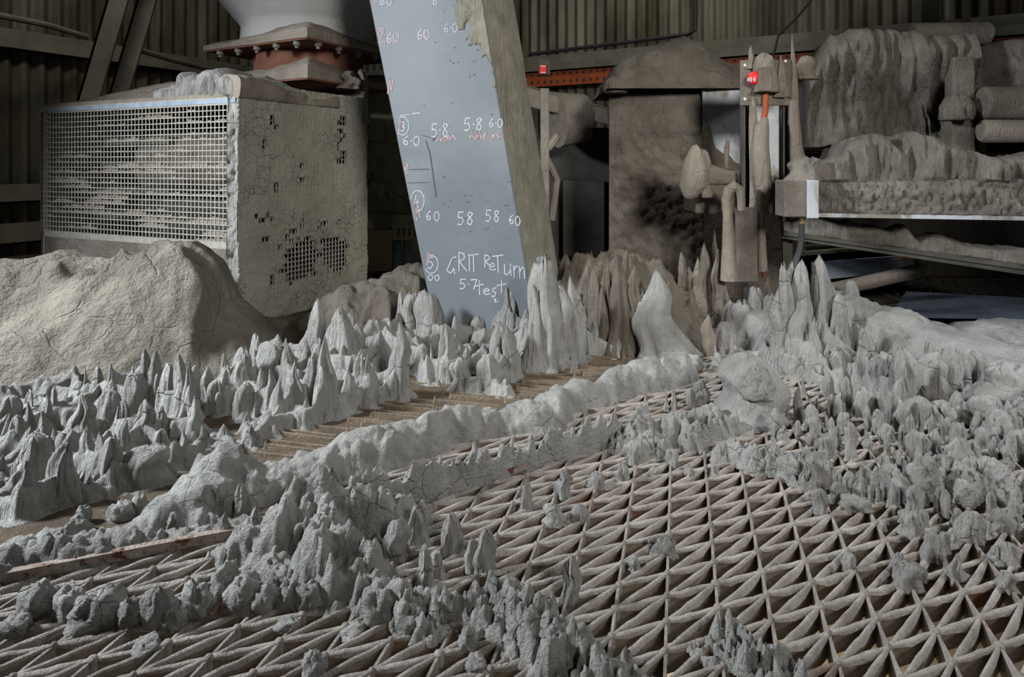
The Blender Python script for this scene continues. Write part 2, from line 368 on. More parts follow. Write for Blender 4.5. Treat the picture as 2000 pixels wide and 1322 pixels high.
def blob(name, x, y, z, rx, ry, rz, seed, mat='dust_lump', parent=None, amp=.35, freq=1.6, sub=4, rot=0.0, cut=-.35):
    nth, nph = 9*sub//2, 14*sub//2
    th = np.linspace(0, math.pi, nth); ph = np.linspace(0, 2*math.pi, nph, endpoint=False)
    T, Ph = np.meshgrid(th, ph, indexing='ij')
    u = np.stack([np.sin(T)*np.cos(Ph), np.sin(T)*np.sin(Ph), np.cos(T)], -1)
    d = 1+amp*2*(fbm3(u[..., 0]*freq+5, u[..., 1]*freq+5, u[..., 2]*freq+5, seed, 4)-.5)+amp*.6*(vn3(u[..., 0]*6+9, u[..., 1]*6+9, u[..., 2]*6+9, seed+4)-.5)
    q = u*d[..., None]
    q[..., 2] = np.maximum(q[..., 2], cut)
    c, s = math.cos(rot), math.sin(rot)
    Vx = (q[..., 0]*rx*c-q[..., 1]*ry*s)+x; Vy = (q[..., 0]*rx*s+q[..., 1]*ry*c)+y; Vz = (q[..., 2]-cut)*rz+z
    V = np.stack([Vx, Vy, Vz], -1).reshape(-1, 3)
    f = np.array([(i*nph+k, (i+1)*nph+k, (i+1)*nph+(k+1) % nph, i*nph+(k+1) % nph) for i in range(nth-1) for k in range(nph)])
    return mesh(name, V, f, M[mat], parent, True)

def drape(name, A, B, z0, top, back, mat, parent=None, amp=.03, fs=14, fz=2.5, seed=0, step=.006, topback=None, bulge=None, ragged=.02, bottomrag=0.0, rfreq=9):
    """A dust-hung upright face: front line A->B in plan, lower edge z0(s), crest top(s) (s 0..1), then over and down the back."""
    A = np.array(A, float); B = np.array(B, float); L = np.linalg.norm(B-A); d = (B-A)/L; out = np.array([d[1], -d[0]])
    ns = int(L/step)+1; s = np.linspace(0, 1, ns)
    zb = np.array([z0(q) if callable(z0) else z0 for q in s]); zt = np.array([top(q) for q in s])
    zt = zt+(fbm(s*L*rfreq*3, s*0+seed, seed+3, 4)-.5)*2*ragged
    zb = zb+(fbm(s*L*25, s*0+seed+5, seed+6, 3)-.5)*2*bottomrag
    nz = max(8, int((zt-zb).max()/step)); nb = max(5, int(back/step/2))
    v = np.linspace(0, 1, nz)
    S, Vv = np.meshgrid(s, v, indexing='ij')
    Z = zb[:, None]+(zt-zb)[:, None]*Vv
    n = fbm(S*L*fs, Z*fz+seed, seed, 4)*1.0; n2 = fbm(S*L*fs*3, Z*fz*3, seed+8, 3)
    rnd = np.sqrt(np.clip(1-np.clip((Vv-.72)/.28, 0, 1)**2, 0, 1))
    rg_ = np.minimum(1, np.abs(fbm(S*L*fs*.9, Z*fz*.8+seed, seed+21, 3)-.5)*4.5)
    O = (amp*(n-.35)*1.3+amp*.5*(n2-.5)+amp*.8*(rg_-.5))*rnd*np.clip(Vv*6+.25, 0, 1)-(1-rnd)*min(back*.45, .05)
    if bulge: O = O+np.vectorize(bulge)(S, Vv)
    front = np.stack([A[0]+d[0]*S*L+out[0]*O, A[1]+d[1]*S*L+out[1]*O, Z], -1)
    b = np.linspace(0, 1, nb+1)[1:]
    Sb, Bb = np.meshgrid(s, b, indexing='ij')
    Ob = O[:, -1:]-(back+O[:, -1:])*Bb
    ztb = (topback(s) if topback else zt-.02)
    Zb = zt[:, None]+(ztb-zt)[:, None]*Bb+(fbm(Sb*L*20, Bb*back*20, seed+4, 4)-.5)*.03*np.sin(Bb*math.pi)
    top_ = np.stack([A[0]+d[0]*Sb*L+out[0]*Ob, A[1]+d[1]*Sb*L+out[1]*Ob, Zb], -1)
    bk = np.stack([A[0]+d[0]*s*L-out[0]*back, A[1]+d[1]*s*L-out[1]*back, zb], -1)[:, None]
    G = np.concatenate([front, top_, bk], 1); nn_ = G.shape[1]
    idx = np.arange(ns*nn_).reshape(ns, nn_)
    q = np.stack([idx[:-1, :-1], idx[1:, :-1], idx[1:, 1:], idx[:-1, 1:]], -1).reshape(-1, 4)
    close = np.stack([idx[:-1, -1], idx[1:, -1], idx[1:, 0], idx[:-1, 0]], -1)
    o = mesh(name, G.reshape(-1, 3), np.concatenate([q, close]), M[mat], parent, True)
    me = o.data      # end caps
    import bmesh
    bm = bmesh.new(); bm.from_mesh(me); bm.verts.ensure_lookup_table()
    for k in (0, ns-1):
        try: bm.faces.new([bm.verts[i] for i in (idx[k] if k else idx[k][::-1])])
        except ValueError: pass
    bm.to_mesh(me); bm.free()
    return o
def pl(xs, ys): return lambda s: float(np.interp(s, xs, ys))
random.seed(5)
exec_parts = True

# ------------------------------------------------------------------ the setting
corner = np.array([-1.5, 5.7]); lend = np.array([-3.6, 1.9]); rend = np.array([3.6, 2.95])
def corrug(name, A, B, z0, z1, pitch, amp, mat):
    A = np.array(A); B = np.array(B); L = np.linalg.norm(B-A); d = (B-A)/L; nrm = np.array([d[1], -d[0]])
    n = int(L/pitch*8); s = np.linspace(0, L, n); o = amp*np.cos(s/pitch*2*math.pi)
    zz = [z0, (z0+z1)/2, z1]
    V = [(A[0]+d[0]*s[i]+nrm[0]*(o[i]+q), A[1]+d[1]*s[i]+nrm[1]*(o[i]+q), z) for q in (0, -.01) for z in zz for i in range(n)]
    f = [(k*n+i, k*n+i+1, (k+1)*n+i+1, (k+1)*n+i) for k in (0, 1) for i in range(n-1)]
    f += [((k+3)*n+i, (k+4)*n+i, (k+4)*n+i+1, (k+3)*n+i+1) for k in (0, 1) for i in range(n-1)]
    f += [(i+2*n, i+1+2*n, i+1+5*n, i+5*n) for i in range(n-1)]+[(i, i+3*n, i+1+3*n, i+1) for i in range(n-1)]
    return tag(mesh(name, V, f, mat, None, True), None, None, None, 'structure')
corrug('wall_left', lend, corner, -.6, 3.2, .085, .016, M['sheet'])
corrug('wall_back', corner, rend, -.6, 3.2, .075, .015, M['sheet'])
def along(A, B, t): return A+(B-A)*t
def purlin(name, A, B, z, h, t, mat, off):
    d = (B-A)/np.linalg.norm(B-A); n = np.array([d[1], -d[0]])*off
    b = MB(); b.wallbox(A+n, B+n, z, z+h, t); return b.build(name, mat)
# rails along the walls
dl = (corner-lend)/np.linalg.norm(corner-lend); db = (rend-corner)/np.linalg.norm(rend-corner)
for i, (z, h) in enumerate([(1.12, .10), (.30, .09), (.08, .10)]):
    tag(purlin('trim_%d' % (i+1), lend+dl*.05, corner-dl*.1, z, h, .05, M['beam'], .085), None, None, None, 'structure')
tag(purlin('trim_4', corner+db*.1, rend-db*.05, 1.20, .09, .05, M['beam'], .085), None, None, None, 'structure')

# deck dust floor (solid part) and lower floor
bound = [(-1.4, .55), (-.61, .762), (-.336, .874), (-.30, 1.0), (-.263, 1.096), (-.127, 1.225), (.052, 1.302), (.111, 1.389), (.3125, 1.5625), (.45, 1.64), (.62, 1.64), (1.0, 1.52), (1.5, 1.45), (2.6, 1.35)]
poly = bound+[(4.0, 1.35), (4.0, 3.2), (-1.3, 6.0), (-3.9, 2.0), (-3.9, .55)]
n = len(poly); V = [(x, y, 0.0) for x, y in poly]+[(x, y, -.03) for x, y in poly]
fl = mesh('floor', V, [tuple(range(n)), tuple(range(2*n-1, n-1, -1))]+[(i, i+n, (i+1) % n+n, (i+1) % n) for i in range(n)], M['dust_floor'], None, False)
tag(fl, None, None, None, 'structure')
b = MB(); b.box(-3.9, 4.2, -.5, 3.2, -.48, -.42)
tag(b.build('floor_below', M['dust_below']), None, None, None, 'structure')

# ------------------------------------------------------------------ steel grating: straight bars and crimped bars
def grating():
    root = thing('steel_grating', 'open steel deck grating of straight and crimped bars across the foreground', 'grating', (0, .9, 0))
    bv = np.array([.0108, .0416]); e1 = np.array([.0635, .022]); O = np.array([.3278, .868])
    bx = np.array([p[0] for p in bound]); by = np.array([p[1] for p in bound])
    def ok(p): return .56 < p[1] < np.interp(p[0], bx, by)+.02 and -1.0 < p[0] < 1.9 and p[1] < 1.66
    depth = .026
    straight = MB(); crimp = MB(); coat = MB(); nodes = []; rg = np.random.default_rng(2)
    def plate(a, c, mb, th, bot):
        a = np.array(a); c = np.array(c); d = c-a; n_ = np.array([-d[1], d[0]])/np.linalg.norm(d)*th/2
        mb.hexa([(*(a-n_), bot), (*(c-n_), bot), (*(c+n_), bot), (*(a+n_), bot), (*(a-n_), 0), (*(c-n_), 0), (*(c+n_), 0), (*(a+n_), 0)])
    def leaf(a, c, amp, seg=7):
        a = np.array(a); c = np.array(c); d = c-a; n_ = np.array([-d[1], d[0]])/np.linalg.norm(d)
        V = []; sh = .35+.3*rg.random()
        for k in range(seg+1):
            t = k/seg; m = a+d*t; bl = math.sin(math.pi*t**(.7+sh*.6))**.8 if 0 < t < 1 else 0
            j = .8+.4*rg.random()
            w = .0012+.0034*bl*amp*j; hh = .0025+.0095*bl*amp*j; tz = .0012+.002*bl*(rg.random()-.3)
            V += [(*(m+n_*.0014), tz), (*(m-n_*.0014), tz), (*(m-n_*(.0014+w*.6)), tz-hh*.35), (*(m-n_*(.001+w)), tz-hh*.75), (*(m-n_*.001), tz-hh), (*(m+n_*(.001+w*.5)), tz-hh*.6)]
        f = [(k*6+i, k*6+(i+1) % 6, (k+1)*6+(i+1) % 6, (k+1)*6+i) for k in range(seg) for i in range(6)]
        coat.add(V, f)
    for i in range(-30, 31):
        for j in range(-90, 60):
            p = O+i*e1+j*bv
            if not ok(p): continue
            nodes.append((p[0], p[1]))
            q = p+bv
            if ok(q): plate(p, q, straight, .0032, -depth)
            for q in (p+e1, p+e1+bv):
                if ok(q):
                    plate(p, q, crimp, .0026, -depth*.9); leaf(p, q, .2+.6*rg.random())
    straight.build('bearing_bars', M['steel'], root)
    crimp.build('crimped_bars', M['steel_dark'], root)
    coat.build('dust_coating', M['coat'], root, True, 60)
    rv = MB()
    for (x, y) in nodes:
        q = .7+.6*rg.random()
        V, f = lathe(x, y, [(.0042*q, -.012), (.0046*q, .0), (.0034*q, .0025), (.0004, .0034)], 8); rv.add(V, f)
    rv.build('node_caps', M['steel'], root, True, 50)
    return nodes
gnodes = grating()

# ribs of the second panel, in the dark gap behind the lumpy ridge
rb = MB(); r_ = np.random.default_rng(3)
for k in range(26):
    y0 = 1.10+k*.024
    for x0 in np.arange(-.62, .30, .15):
        x = x0+r_.random()*.02+.03*(k % 2); 
        yb = np.interp(x, [p[0] for p in bound], [p[1] for p in bound])
        if y0 < yb+.01 or y0 > yb+.42: continue
        rb.wallbox((x, y0), (x+.14, y0-.022), -.002, .006+.004*r_.random(), .0035, None, .002)
        V, f = lathe(x+.001, y0+.002, [(.005, 0), (.003, .006), (.0005, .008+.012*r_.random())], 7); rb.add(V, f)
tag(rb.build('ribbed_grating', M['rib'], None, True, 40), 'brown dust-clogged ribbed grating between the lumpy ridge and the spires', 'grating')

# ------------------------------------------------------------------ left crust
LEFT = [(50,903,1007,41,'tooth'),(3,890,965,34,'tooth'),(63,849,962,46,'finger'),(131,872,982,44,'slab'),(109,881,980,30,'tooth'),(166,834,935,44,'tooth'),(193,846,950,46,'tooth'),(218,857,955,40,'slab'),
(177,925,972,20,'tooth'),(240,903,955,44,'stump'),(231,789,880,11,'finger'),(241,819,905,32,'finger'),(282,781,875,30,'leaf'),(317,792,862,24,'tooth'),(318,838,892,28,'finger'),(289,873,945,60,'stump'),(340,862,918,24,'finger'),(357,841,912,26,'tooth'),
(284,690,812,25,'slab'),(301,692,815,20,'slab'),(321,706,835,26,'tooth'),(331,717,840,26,'slab'),(351,691,840,26,'leaf'),(368,704,845,18,'tooth'),(218,710,800,24,'tooth'),(259,715,805,20,'tooth'),(188,717,800,18,'finger'),(166,717,800,10,'tooth'),(103,755,835,13,'finger'),
(54,764,840,20,'finger'),(90,770,845,18,'tooth'),(264,730,820,36,'slab'),(216,762,850,44,'slab'),(161,768,870,54,'tooth'),(82,804,885,30,'tooth'),(106,835,895,20,'tooth'),(16,775,850,26,'finger'),(54,783,865,22,'tooth'),(19,805,890,24,'tooth'),(34,811,895,22,'finger'),(57,835,905,30,'tooth'),(93,850,900,15,'finger'),(242,782,870,20,'finger'),(136,843,920,34,'stump'),
(394,832,885,26,'tooth'),(436,829,875,28,'tooth'),(380,774,860,26,'tooth'),(411,861,893,9,'needle'),(455,851,888,8,'needle')]
CENTRE = [(500,656,745,22,'slab'),(525,670,748,34,'stump'),(558,661,745,22,'tooth'),(559,671,755,30,'tooth'),(598,667,730,18,'tooth'),(438,688,768,18,'tooth'),(476,679,760,28,'slab'),(478,689,765,22,'tooth'),(496,684,750,20,'tooth'),(404,724,805,26,'slab'),(441,718,795,26,'slab'),(472,708,795,32,'slab'),(424,741,806,30,'finger'),(508,720,805,24,'tooth'),(525,721,812,26,'tooth'),(477,749,814,35,'stump'),(546,742,832,32,'tooth'),(576,707,806,24,'tooth'),(609,701,795,30,'slab'),(631,661,815,34,'tooth'),
(663,609,745,42,'slab'),(667,590,745,14,'tooth'),(618,586,705,22,'leaf'),(612,636,700,30,'slab'),(692,639,735,30,'slab'),(741,645,725,30,'tooth'),(680,723,803,26,'tooth'),(706,684,792,22,'leaf'),(718,694,794,30,'tooth'),(599,776,832,20,'tooth'),(484,805,848,26,'tooth'),(491,829,872,22,'tooth'),
(782,628,778,36,'tooth'),(782,569,668,13,'finger'),(806,575,668,34,'slab'),(832,573,672,42,'stump'),(841,669,748,10,'needle'),(869,634,742,26,'finger'),(911,679,733,20,'tooth'),(899,701,760,34,'slab'),(954,691,762,34,'leaf'),(990,640,745,32,'tooth'),(975,632,735,40,'leaf'),(993,564,672,32,'slab'),(975,593,668,22,'tooth'),(934,619,665,20,'stump'),(988,740,772,12,'finger'),(774,711,772,22,'tooth'),(648,640,735,22,'tooth'),
(1112,541,705,40,'tooth'),(1085,560,708,60,'slab'),(1100,600,704,60,'slab'),(1131,577,700,24,'tooth'),(1140,600,685,14,'leaf'),(1159,623,693,24,'tooth'),(1204,654,697,18,'tooth'),(1117,696,716,14,'tooth'),(1062,515,722,46,'slab'),(1042,560,725,30,'tooth'),(915,735,765,14,'tooth'),(730,745,790,20,'tooth'),(660,770,812,16,'tooth')]
def node_of(l):
    out = []
    for (px, ty, by_, w, s) in l:
        x, y = gp(px, by_); out.append((x, y, zat(ty, y)*.70, max(.015, w/2/F*y*1.0)))
    return out
def fill(poly_px, hero, n, seed, hscale, hmin=.02, mind=.04):
    r = np.random.default_rng(seed); pts = [gp(*q) for q in poly_px]; a = np.array(pts); out = []
    hx = np.array([(q[0], q[1]) for q in hero]); hh = np.array([q[2] for q in hero]); tries = 0
    while len(out) < n and tries < n*60:
        tries += 1
        p = a.min(0)+r.random(2)*(a.max(0)-a.min(0))
        if not inpoly(np.array([p[0]]), np.array([p[1]]), pts)[0]: continue
        d = np.hypot(hx[:, 0]-p[0], hx[:, 1]-p[1])
        if d.min() < mind or any(math.hypot(q[0]-p[0], q[1]-p[1]) < mind for q in out): continue
        near = np.argsort(d)[:3]
        h = max(hmin, hh[near].mean()*hscale*(.5+.8*r.random())); out.append((p[0], p[1], h, .020+.012*r.random()))
    return out
def crust(name, label, heroes, poly_px, nfill, seed, mat, step=.0026, hscale=.8, **kw):
    root = thing(name, label, 'dust crust', (*gp(*poly_px[0]), 0))
    nd = node_of(heroes); nd = nd+fill(poly_px, nd, nfill, seed, hscale)
    x0, x1, y0, y1 = bbox(nd, .06)
    hfield('crust', x0, x1, y0, y1, step, crust_fn(nd, seed, **kw), mat, root)
    for (px, ty, by_, w, s) in heroes[:99]:
        spire(px, ty, by_, w*1.28, s, 'spire', root, mat)
    return root
crust('dust_crust', 'pale crust of dust spires and thin webs at the left, below the smooth mound', LEFT,
      [(-60, 1010), (60, 1000), (250, 955), (360, 910), (470, 880), (380, 820), (390, 760), (330, 730), (150, 750), (-60, 800)], 46, 11, 'dust')
crust('dust_crust', 'grey crust of pointed dust spires running up to the foot of the grey chute', CENTRE,
      [(430, 880), (560, 850), (690, 800), (860, 765), (1030, 720), (1200, 700), (1130, 660), (900, 650), (640, 670), (500, 700), (400, 800)], 60, 23, 'dust')

# ------------------------------------------------------------------ right mound and its spires
RIGHT = [(1429,591,665,24,'slab'),(1475,566,668,34,'slab'),(1504,579,670,34,'slab'),(1450,590,668,34,'stump'),(1435,653,705,13,'leaf'),(1412,680,722,15,'slab'),(1397,668,724,11,'needle'),(1521,565,722,30,'tooth'),(1531,522,690,26,'slab'),(1550,523,688,24,'slab'),(1567,512,690,26,'finger'),
(1606,503,690,27,'finger'),(1565,547,722,40,'tooth'),(1617,548,672,22,'finger'),(1637,575,692,30,'finger'),(1598,590,690,26,'tooth'),(1590,620,732,20,'tooth'),(1557,614,700,13,'leaf'),(1637,634,700,11,'leaf'),(1663,549,650,26,'finger'),(1688,643,748,22,'leaf'),(1615,675,735,20,'tooth'),(1640,680,740,30,'stump'),
(1715,690,748,30,'stump'),(1742,630,700,34,'leaf'),(1763,680,795,34,'leaf'),(1790,661,712,24,'finger'),(1807,647,690,32,'stump'),(1814,672,742,26,'slab'),(1846,685,782,46,'stump'),(1870,690,778,36,'stump'),(1901,688,778,40,'stump'),(1955,715,808,60,'stump'),(2010,720,815,50,'stump'),(1830,705,785,36,'stump'),
(1671,717,802,26,'tooth'),(1655,735,800,18,'finger'),(1730,736,812,20,'needle'),(1720,700,770,22,'stump'),(1745,695,770,24,'slab'),(1795,772,826,30,'leaf'),(1841,782,828,30,'finger'),(1820,790,830,24,'finger'),(1869,763,815,17,'leaf'),(1894,751,800,26,'finger'),(1921,772,825,38,'stump'),(1580,700,740,22,'tooth'),(1545,690,735,22,'stump')]
def hill(pts, seed):
    def fn(X, Y):
        wx = X+(fbm(X*9, Y*9, seed)-.5)*.06+(fbm(X*24, Y*24, seed+4, 3)-.5)*.05; wy = Y+(fbm(X*9, Y*9, seed+31)-.5)*.06+(fbm(X*24, Y*24, seed+35, 3)-.5)*.06+(vn(X*80, Y*80, seed+2)-.5)*.012
        Z = np.zeros_like(X)
        for a, b in zip(pts[:-1], pts[1:]):
            d, s = segd(wx, wy, a, b); hh = a[2]+(b[2]-a[2])*s; ww = a[3]+(b[3]-a[3])*s
            Z = np.maximum(Z, hh*np.clip(1-(d/ww)**4.5, 0, 1))
        return Z*(.86+.28*fbm(X*16, Y*16, seed+7))
    return fn
rhill = ridge_px([(1440,625,672,.07),(1500,605,672,.09),(1570,572,668,.11),(1640,578,664,.12),(1720,600,674,.15),(1850,650,704,.17),(2000,708,745,.18),(2120,740,775,.18)])
def rfn():
    a = hill(rhill, 41); nd = node_of(RIGHT)
    nd2 = nd+fill([(1420,730),(1700,790),(2040,850),(2080,800),(1750,700),(1500,660)], nd, 16, 9, .6)
    c = crust_fn(nd2, 43, lmax=.09)
    return lambda X, Y: np.maximum(a(X, Y), c(X, Y))
rroot = thing('dust_mound', 'tall grey dust mound bristling with spires, under the dusty conveyor on the right', 'dust mound', (*gp(1600, 720), 0))
x0, x1, y0, y1 = bbox(rhill, .25)
hfield('crust', x0, x1, y0, y1, .0032, rfn(), 'dust', rroot, .0015)
for (px, ty, by_, w, sh) in RIGHT: spire(px, ty, by_, w*(1.6 if px > 1680 else 1.35), sh, 'spire', rroot, 'dust')

# free-standing spires on the grating at the right
FREE = [(1680,765,815,22,'finger'),(1742,765,832,22,'finger'),(1761,785,842,24,'leaf'),(1515,798,856,22,'leaf'),(1532,830,860,26,'tooth'),(1562,754,822,22,'tooth'),(1582,790,835,26,'finger'),(1591,815,845,24,'finger'),(1566,730,772,14,'needle'),(1619,726,775,16,'leaf'),(1636,769,822,20,'leaf'),(1625,771,818,18,'leaf'),(1650,805,830,26,'finger'),
(1695,792,840,16,'leaf'),(1715,800,845,20,'finger'),(1729,737,800,14,'needle'),(1663,826,896,24,'finger'),(1733,828,862,28,'finger'),(1784,841,888,30,'stump'),(1612,851,888,28,'stump'),(1583,845,872,13,'leaf'),(1801,845,880,24,'finger'),(1825,840,880,20,'finger'),(1870,825,870,28,'finger'),(1852,815,850,20,'finger'),(1920,835,875,26,'finger'),(1908,805,850,24,'slab'),
(1875,858,905,44,'slab'),(1905,860,905,20,'leaf'),(1940,852,890,16,'leaf'),(1967,868,910,26,'finger'),(1935,895,935,56,'stump'),(1893,895,930,32,'stump'),(1990,840,890,40,'stump'),(1785,950,1000,34,'stump'),(1805,960,985,14,'leaf'),(1832,950,1000,14,'leaf'),(1845,955,1005,14,'leaf'),(1745,945,985,22,'finger'),(1700,945,980,12,'finger'),(1712,952,982,10,'finger'),(1722,948,980,8,'finger'),
(1600,900,945,24,'stump'),(1575,905,950,28,'slab'),(1635,940,975,30,'stump'),(1600,955,1000,28,'stump'),(1640,925,950,12,'finger'),(1660,920,955,20,'leaf'),(1680,925,972,26,'tooth'),(1780,1000,1045,34,'stump'),(1802,995,1030,22,'finger'),(1765,995,1015,22,'stump'),(1820,1040,1090,36,'stump'),(1845,1040,1075,22,'stump'),(1870,992,1030,24,'finger'),(1900,1003,1055,50,'slab'),(1955,995,1035,40,'slab'),(1985,1000,1030,16,'leaf'),
(1775,1100,1140,52,'stump'),(1800,1105,1130,18,'leaf'),(1945,1065,1095,22,'finger'),(1968,1062,1100,34,'stump'),(1970,1118,1150,30,'stump'),(1870,1080,1125,34,'tooth'),(1755,1080,1110,22,'stump'),(1480,890,912,16,'finger'),(1497,885,905,14,'finger'),(1520,888,910,14,'finger'),(1310,878,905,22,'stump'),(1395,905,925,14,'finger'),(1300,1045,1080,34,'slab'),(1272,1050,1065,18,'finger'),
(1115,1085,1172,34,'slab'),(950,1040,1112,44,'slab'),(922,1055,1112,22,'slab'),(880,1000,1078,40,'leaf'),(775,1015,1085,48,'slab'),(815,990,1062,38,'slab'),(830,1065,1145,30,'leaf'),(855,1075,1125,30,'slab'),(740,1040,1070,26,'tooth'),(1030,935,990,24,'tooth'),(1100,920,968,30,'slab'),(1080,985,1020,34,'stump'),(1130,985,1015,32,'slab'),(1165,920,950,30,'slab'),(1215,905,935,26,'slab'),(1245,870,905,22,'slab'),
(925,865,905,20,'tooth'),(985,870,900,26,'tooth'),(1000,850,890,12,'needle'),(705,880,915,22,'tooth'),(690,905,930,18,'tooth'),(720,890,915,14,'tooth'),(860,890,915,16,'tooth'),(1240,1085,1110,20,'finger'),(1660,1080,1110,20,'stump'),(1300,760,800,10,'needle'),(1318,755,800,8,'needle'),(1180,820,850,34,'stump'),(1140,830,850,20,'stump'),(1370,740,790,24,'leaf'),(1350,760,795,16,'leaf')]
placed = []
for (px, ty, by_, w, sh) in FREE:
    o = spire(px, ty, by_, w*(1.05 if px > 1480 else 1.1), sh, 'dust_spire', None, 'dust', .55)
    placed.append(gp(px, by_))
    if px > 1480: tag(o, 'small blunt pale dust spire standing among many on the grating at the right', 'dust spire', 'dust spires on the right of the grating')
    elif by_ < 935: tag(o, 'small pale dust spire between the lumpy ridge and the rusty frame bar', 'dust spire', 'dust spires behind the frame bar')
    else: tag(o, 'ragged flat dust spire standing on the open grating in the foreground', 'dust spire', 'dust spires on the open grating')
r_ = np.random.default_rng(17); cnt = 0
fp = [gp(*q) for q in [(1500,830),(1600,800),(1760,810),(2040,850),(2040,1130),(1800,1080),(1600,960),(1480,900)]]
for (x, y) in gnodes:
    for sx, sy in ((0, 0), (.032, .012), (.037, .032), (.012, .028)):
        X, Y = x+sx, y+sy
        if not inpoly(np.array([X]), np.array([Y]), fp)[0]: continue
        if any(math.hypot(X-a, Y-b) < .024 for a, b in placed): continue
        if r_.random() < .42: continue
        placed.append((X, Y)); px = 1000+F*X/Y; by_ = HZ+H*F/Y
        hh = (.011+.030*r_.random()**1.8)*(1.2 if by_ < 900 else .75); ty = by_-hh*F/Y
        w = (8+11*r_.random())*1.15/Y
        o = spire(px, ty, by_, w, ['finger', 'leaf', 'slab', 'finger'][r_.integers(4)], 'dust_spire', None, 'dust', .6)
        tag(o, 'small blunt pale dust spire standing among many on the grating at the right', 'dust spire', 'dust spires on the right of the grating'); cnt += 1
print('auto spires', cnt)

# ------------------------------------------------------------------ ridges of dust over the frame joints
def ridge(name, label, cat, px_pts, seed, mat='dust_lump', step=.003, **kw):
    pts = ridge_px(px_pts); hw = max(p[3] for p in pts); x0, x1, y0, y1 = bbox(pts, hw*1.3+.02)
    return tag(hfield(name, x0, x1, y0, y1, step, ridge_fn(pts, seed, **kw), mat), label, cat)
ridge('dust_ridge', 'long cracked dust ridge running diagonally across the middle of the deck', 'dust ridge',
      [(265,1015,1045,.025),(330,965,1020,.045),(380,930,1000,.055),(440,880,968,.065),(500,905,955,.055),(560,905,948,.045),(620,880,928,.05),(690,850,910,.045),(760,828,892,.05),(860,803,860,.042),(960,795,838,.04),(1060,782,830,.044),(1090,757,804,.036),(1180,733,776,.038),(1250,708,756,.042),(1330,694,736,.038)],
      61, ragged=.22, freq=13, prof=2.6, warp=.02, lump=.006)
ridge('dust_bank', 'craggy dust bank in the foreground between the two rusty frame bars', 'dust bank',
      [(500,1030,1075,.04),(560,975,1070,.05),(610,945,1060,.05),(645,935,1055,.05),(690,960,1040,.045),(740,970,1030,.04),(800,965,1010,.03)], 67, ragged=.42, freq=24, prof=2.0, warp=.03, lump=.012)
ridge('dust_bank', 'broken dust slope dropping from the craggy bank to the front grating', 'dust bank',
      [(600,1040,1120,.05),(650,1040,1140,.05),(690,1080,1150,.045),(720,1110,1165,.04)], 68, ragged=.45, freq=28, prof=1.8, warp=.03, lump=.014)
for (px, ty, by_, w, sh) in [(645,918,1050,32,'finger'),(618,940,1060,28,'tooth'),(560,950,1050,26,'tooth'),(585,935,1050,24,'finger'),(690,960,1060,30,'slab'),(470,950,1010,34,'slab'),(420,950,1010,26,'slab'),(310,985,1035,22,'slab'),(340,1000,1045,26,'finger'),(440,1000,1050,26,'tooth'),(500,990,1055,22,'leaf')]:
    tag(spire(px, ty, by_, w, sh, 'dust_spire', None, 'dust_lump'), 'cracked dust spire rising from the craggy bank in the left foreground', 'dust spire', 'dust spires on the craggy bank')
# frame bars with dust walls on them
def framebar(label, pxs, h, mat='frame_steel'):
    b = MB()
    for (a, c) in zip(pxs[:-1], pxs[1:]): b.wallbox(gp(*a), gp(*c), -.004, h, .010); b.wallbox(gp(*a), gp(*c), -.004, .001, .03)
    return tag(b.build('angle_bar', M[mat], None, False), label, 'angle bar')
framebar('straight rusty angle bar carrying a thin ragged dust wall across the grating', [(835, 978), (1262, 846)], .011)
framebar('long rusty angle bar in the left foreground under a thick dust block', [(-90, 1160), (0, 1143), (525, 1040)], .013)
ridge('dust_wall', 'thin ragged dust wall standing on the straight angle bar', 'dust wall',
      [(690,945,1005,.010),(780,932,987,.008),(840,920,972,.006),(900,908,955,.0055),(960,886,938,.005),(1010,876,920,.005),(1060,850,907,.005),(1110,845,893,.005),(1160,825,878,.005),(1220,812,860,.005),(1262,800,847,.007)], 71, ragged=.62, freq=46, prof=6, warp=.003, step=.0017)
ridge('dust_block', 'thick cracked dust block lying on the long rusty angle bar at the left', 'dust block',
      [(-90,1095,1140,.035),(0,1072,1115,.035),(60,1052,1100,.03),(150,1045,1090,.03),(230,1040,1072,.03),(330,1032,1052,.026),(420,1015,1035,.02),(520,1008,1022,.014)], 73, ragged=.22, freq=24, prof=3.2, warp=.012, lump=.010)
ridge('dust_windrow', 'crumbly dust windrow slanting down to the bottom edge of the grating', 'dust windrow',
      [(735,1125,1160,.03),(800,1150,1195,.03),(870,1175,1205,.025),(940,1145,1200,.030),(1000,1178,1235,.034),(1060,1165,1245,.036),(1100,1215,1285,.034),(1180,1262,1312,.03),(1260,1305,1340,.022)], 75, ragged=.5, freq=34, prof=1.8, warp=.03, lump=.018, step=.0024)
ridge('dust_windrow', 'short crumbly dust windrow on the open grating in the right foreground', 'dust windrow',
      [(1420,1238,1270,.020),(1450,1248,1285,.020),(1510,1272,1300,.016),(1560,1290,1315,.014)], 76, ragged=.5, freq=44, prof=1.8, warp=.03, lump=.022, step=.0024)
ridge('dust_windrow', 'crumbly dust windrow below the round-topped dust cone', 'dust windrow',
      [(1230,850,880,.03),(1290,820,865,.04),(1350,812,860,.035),(1400,812,845,.025),(1440,815,835,.02)], 77, ragged=.5, freq=34, prof=1.7, warp=.03, lump=.018)
ridge('dust_windrow', 'cauliflower-like dust windrow along the far edge of the open grating', 'dust windrow',
      [(1400,872,897,.018),(1460,872,905,.024),(1520,890,917,.022),(1555,892,932,.026),(1600,908,940,.014)], 78, ragged=.5, freq=38, prof=1.8, warp=.03, lump=.016)
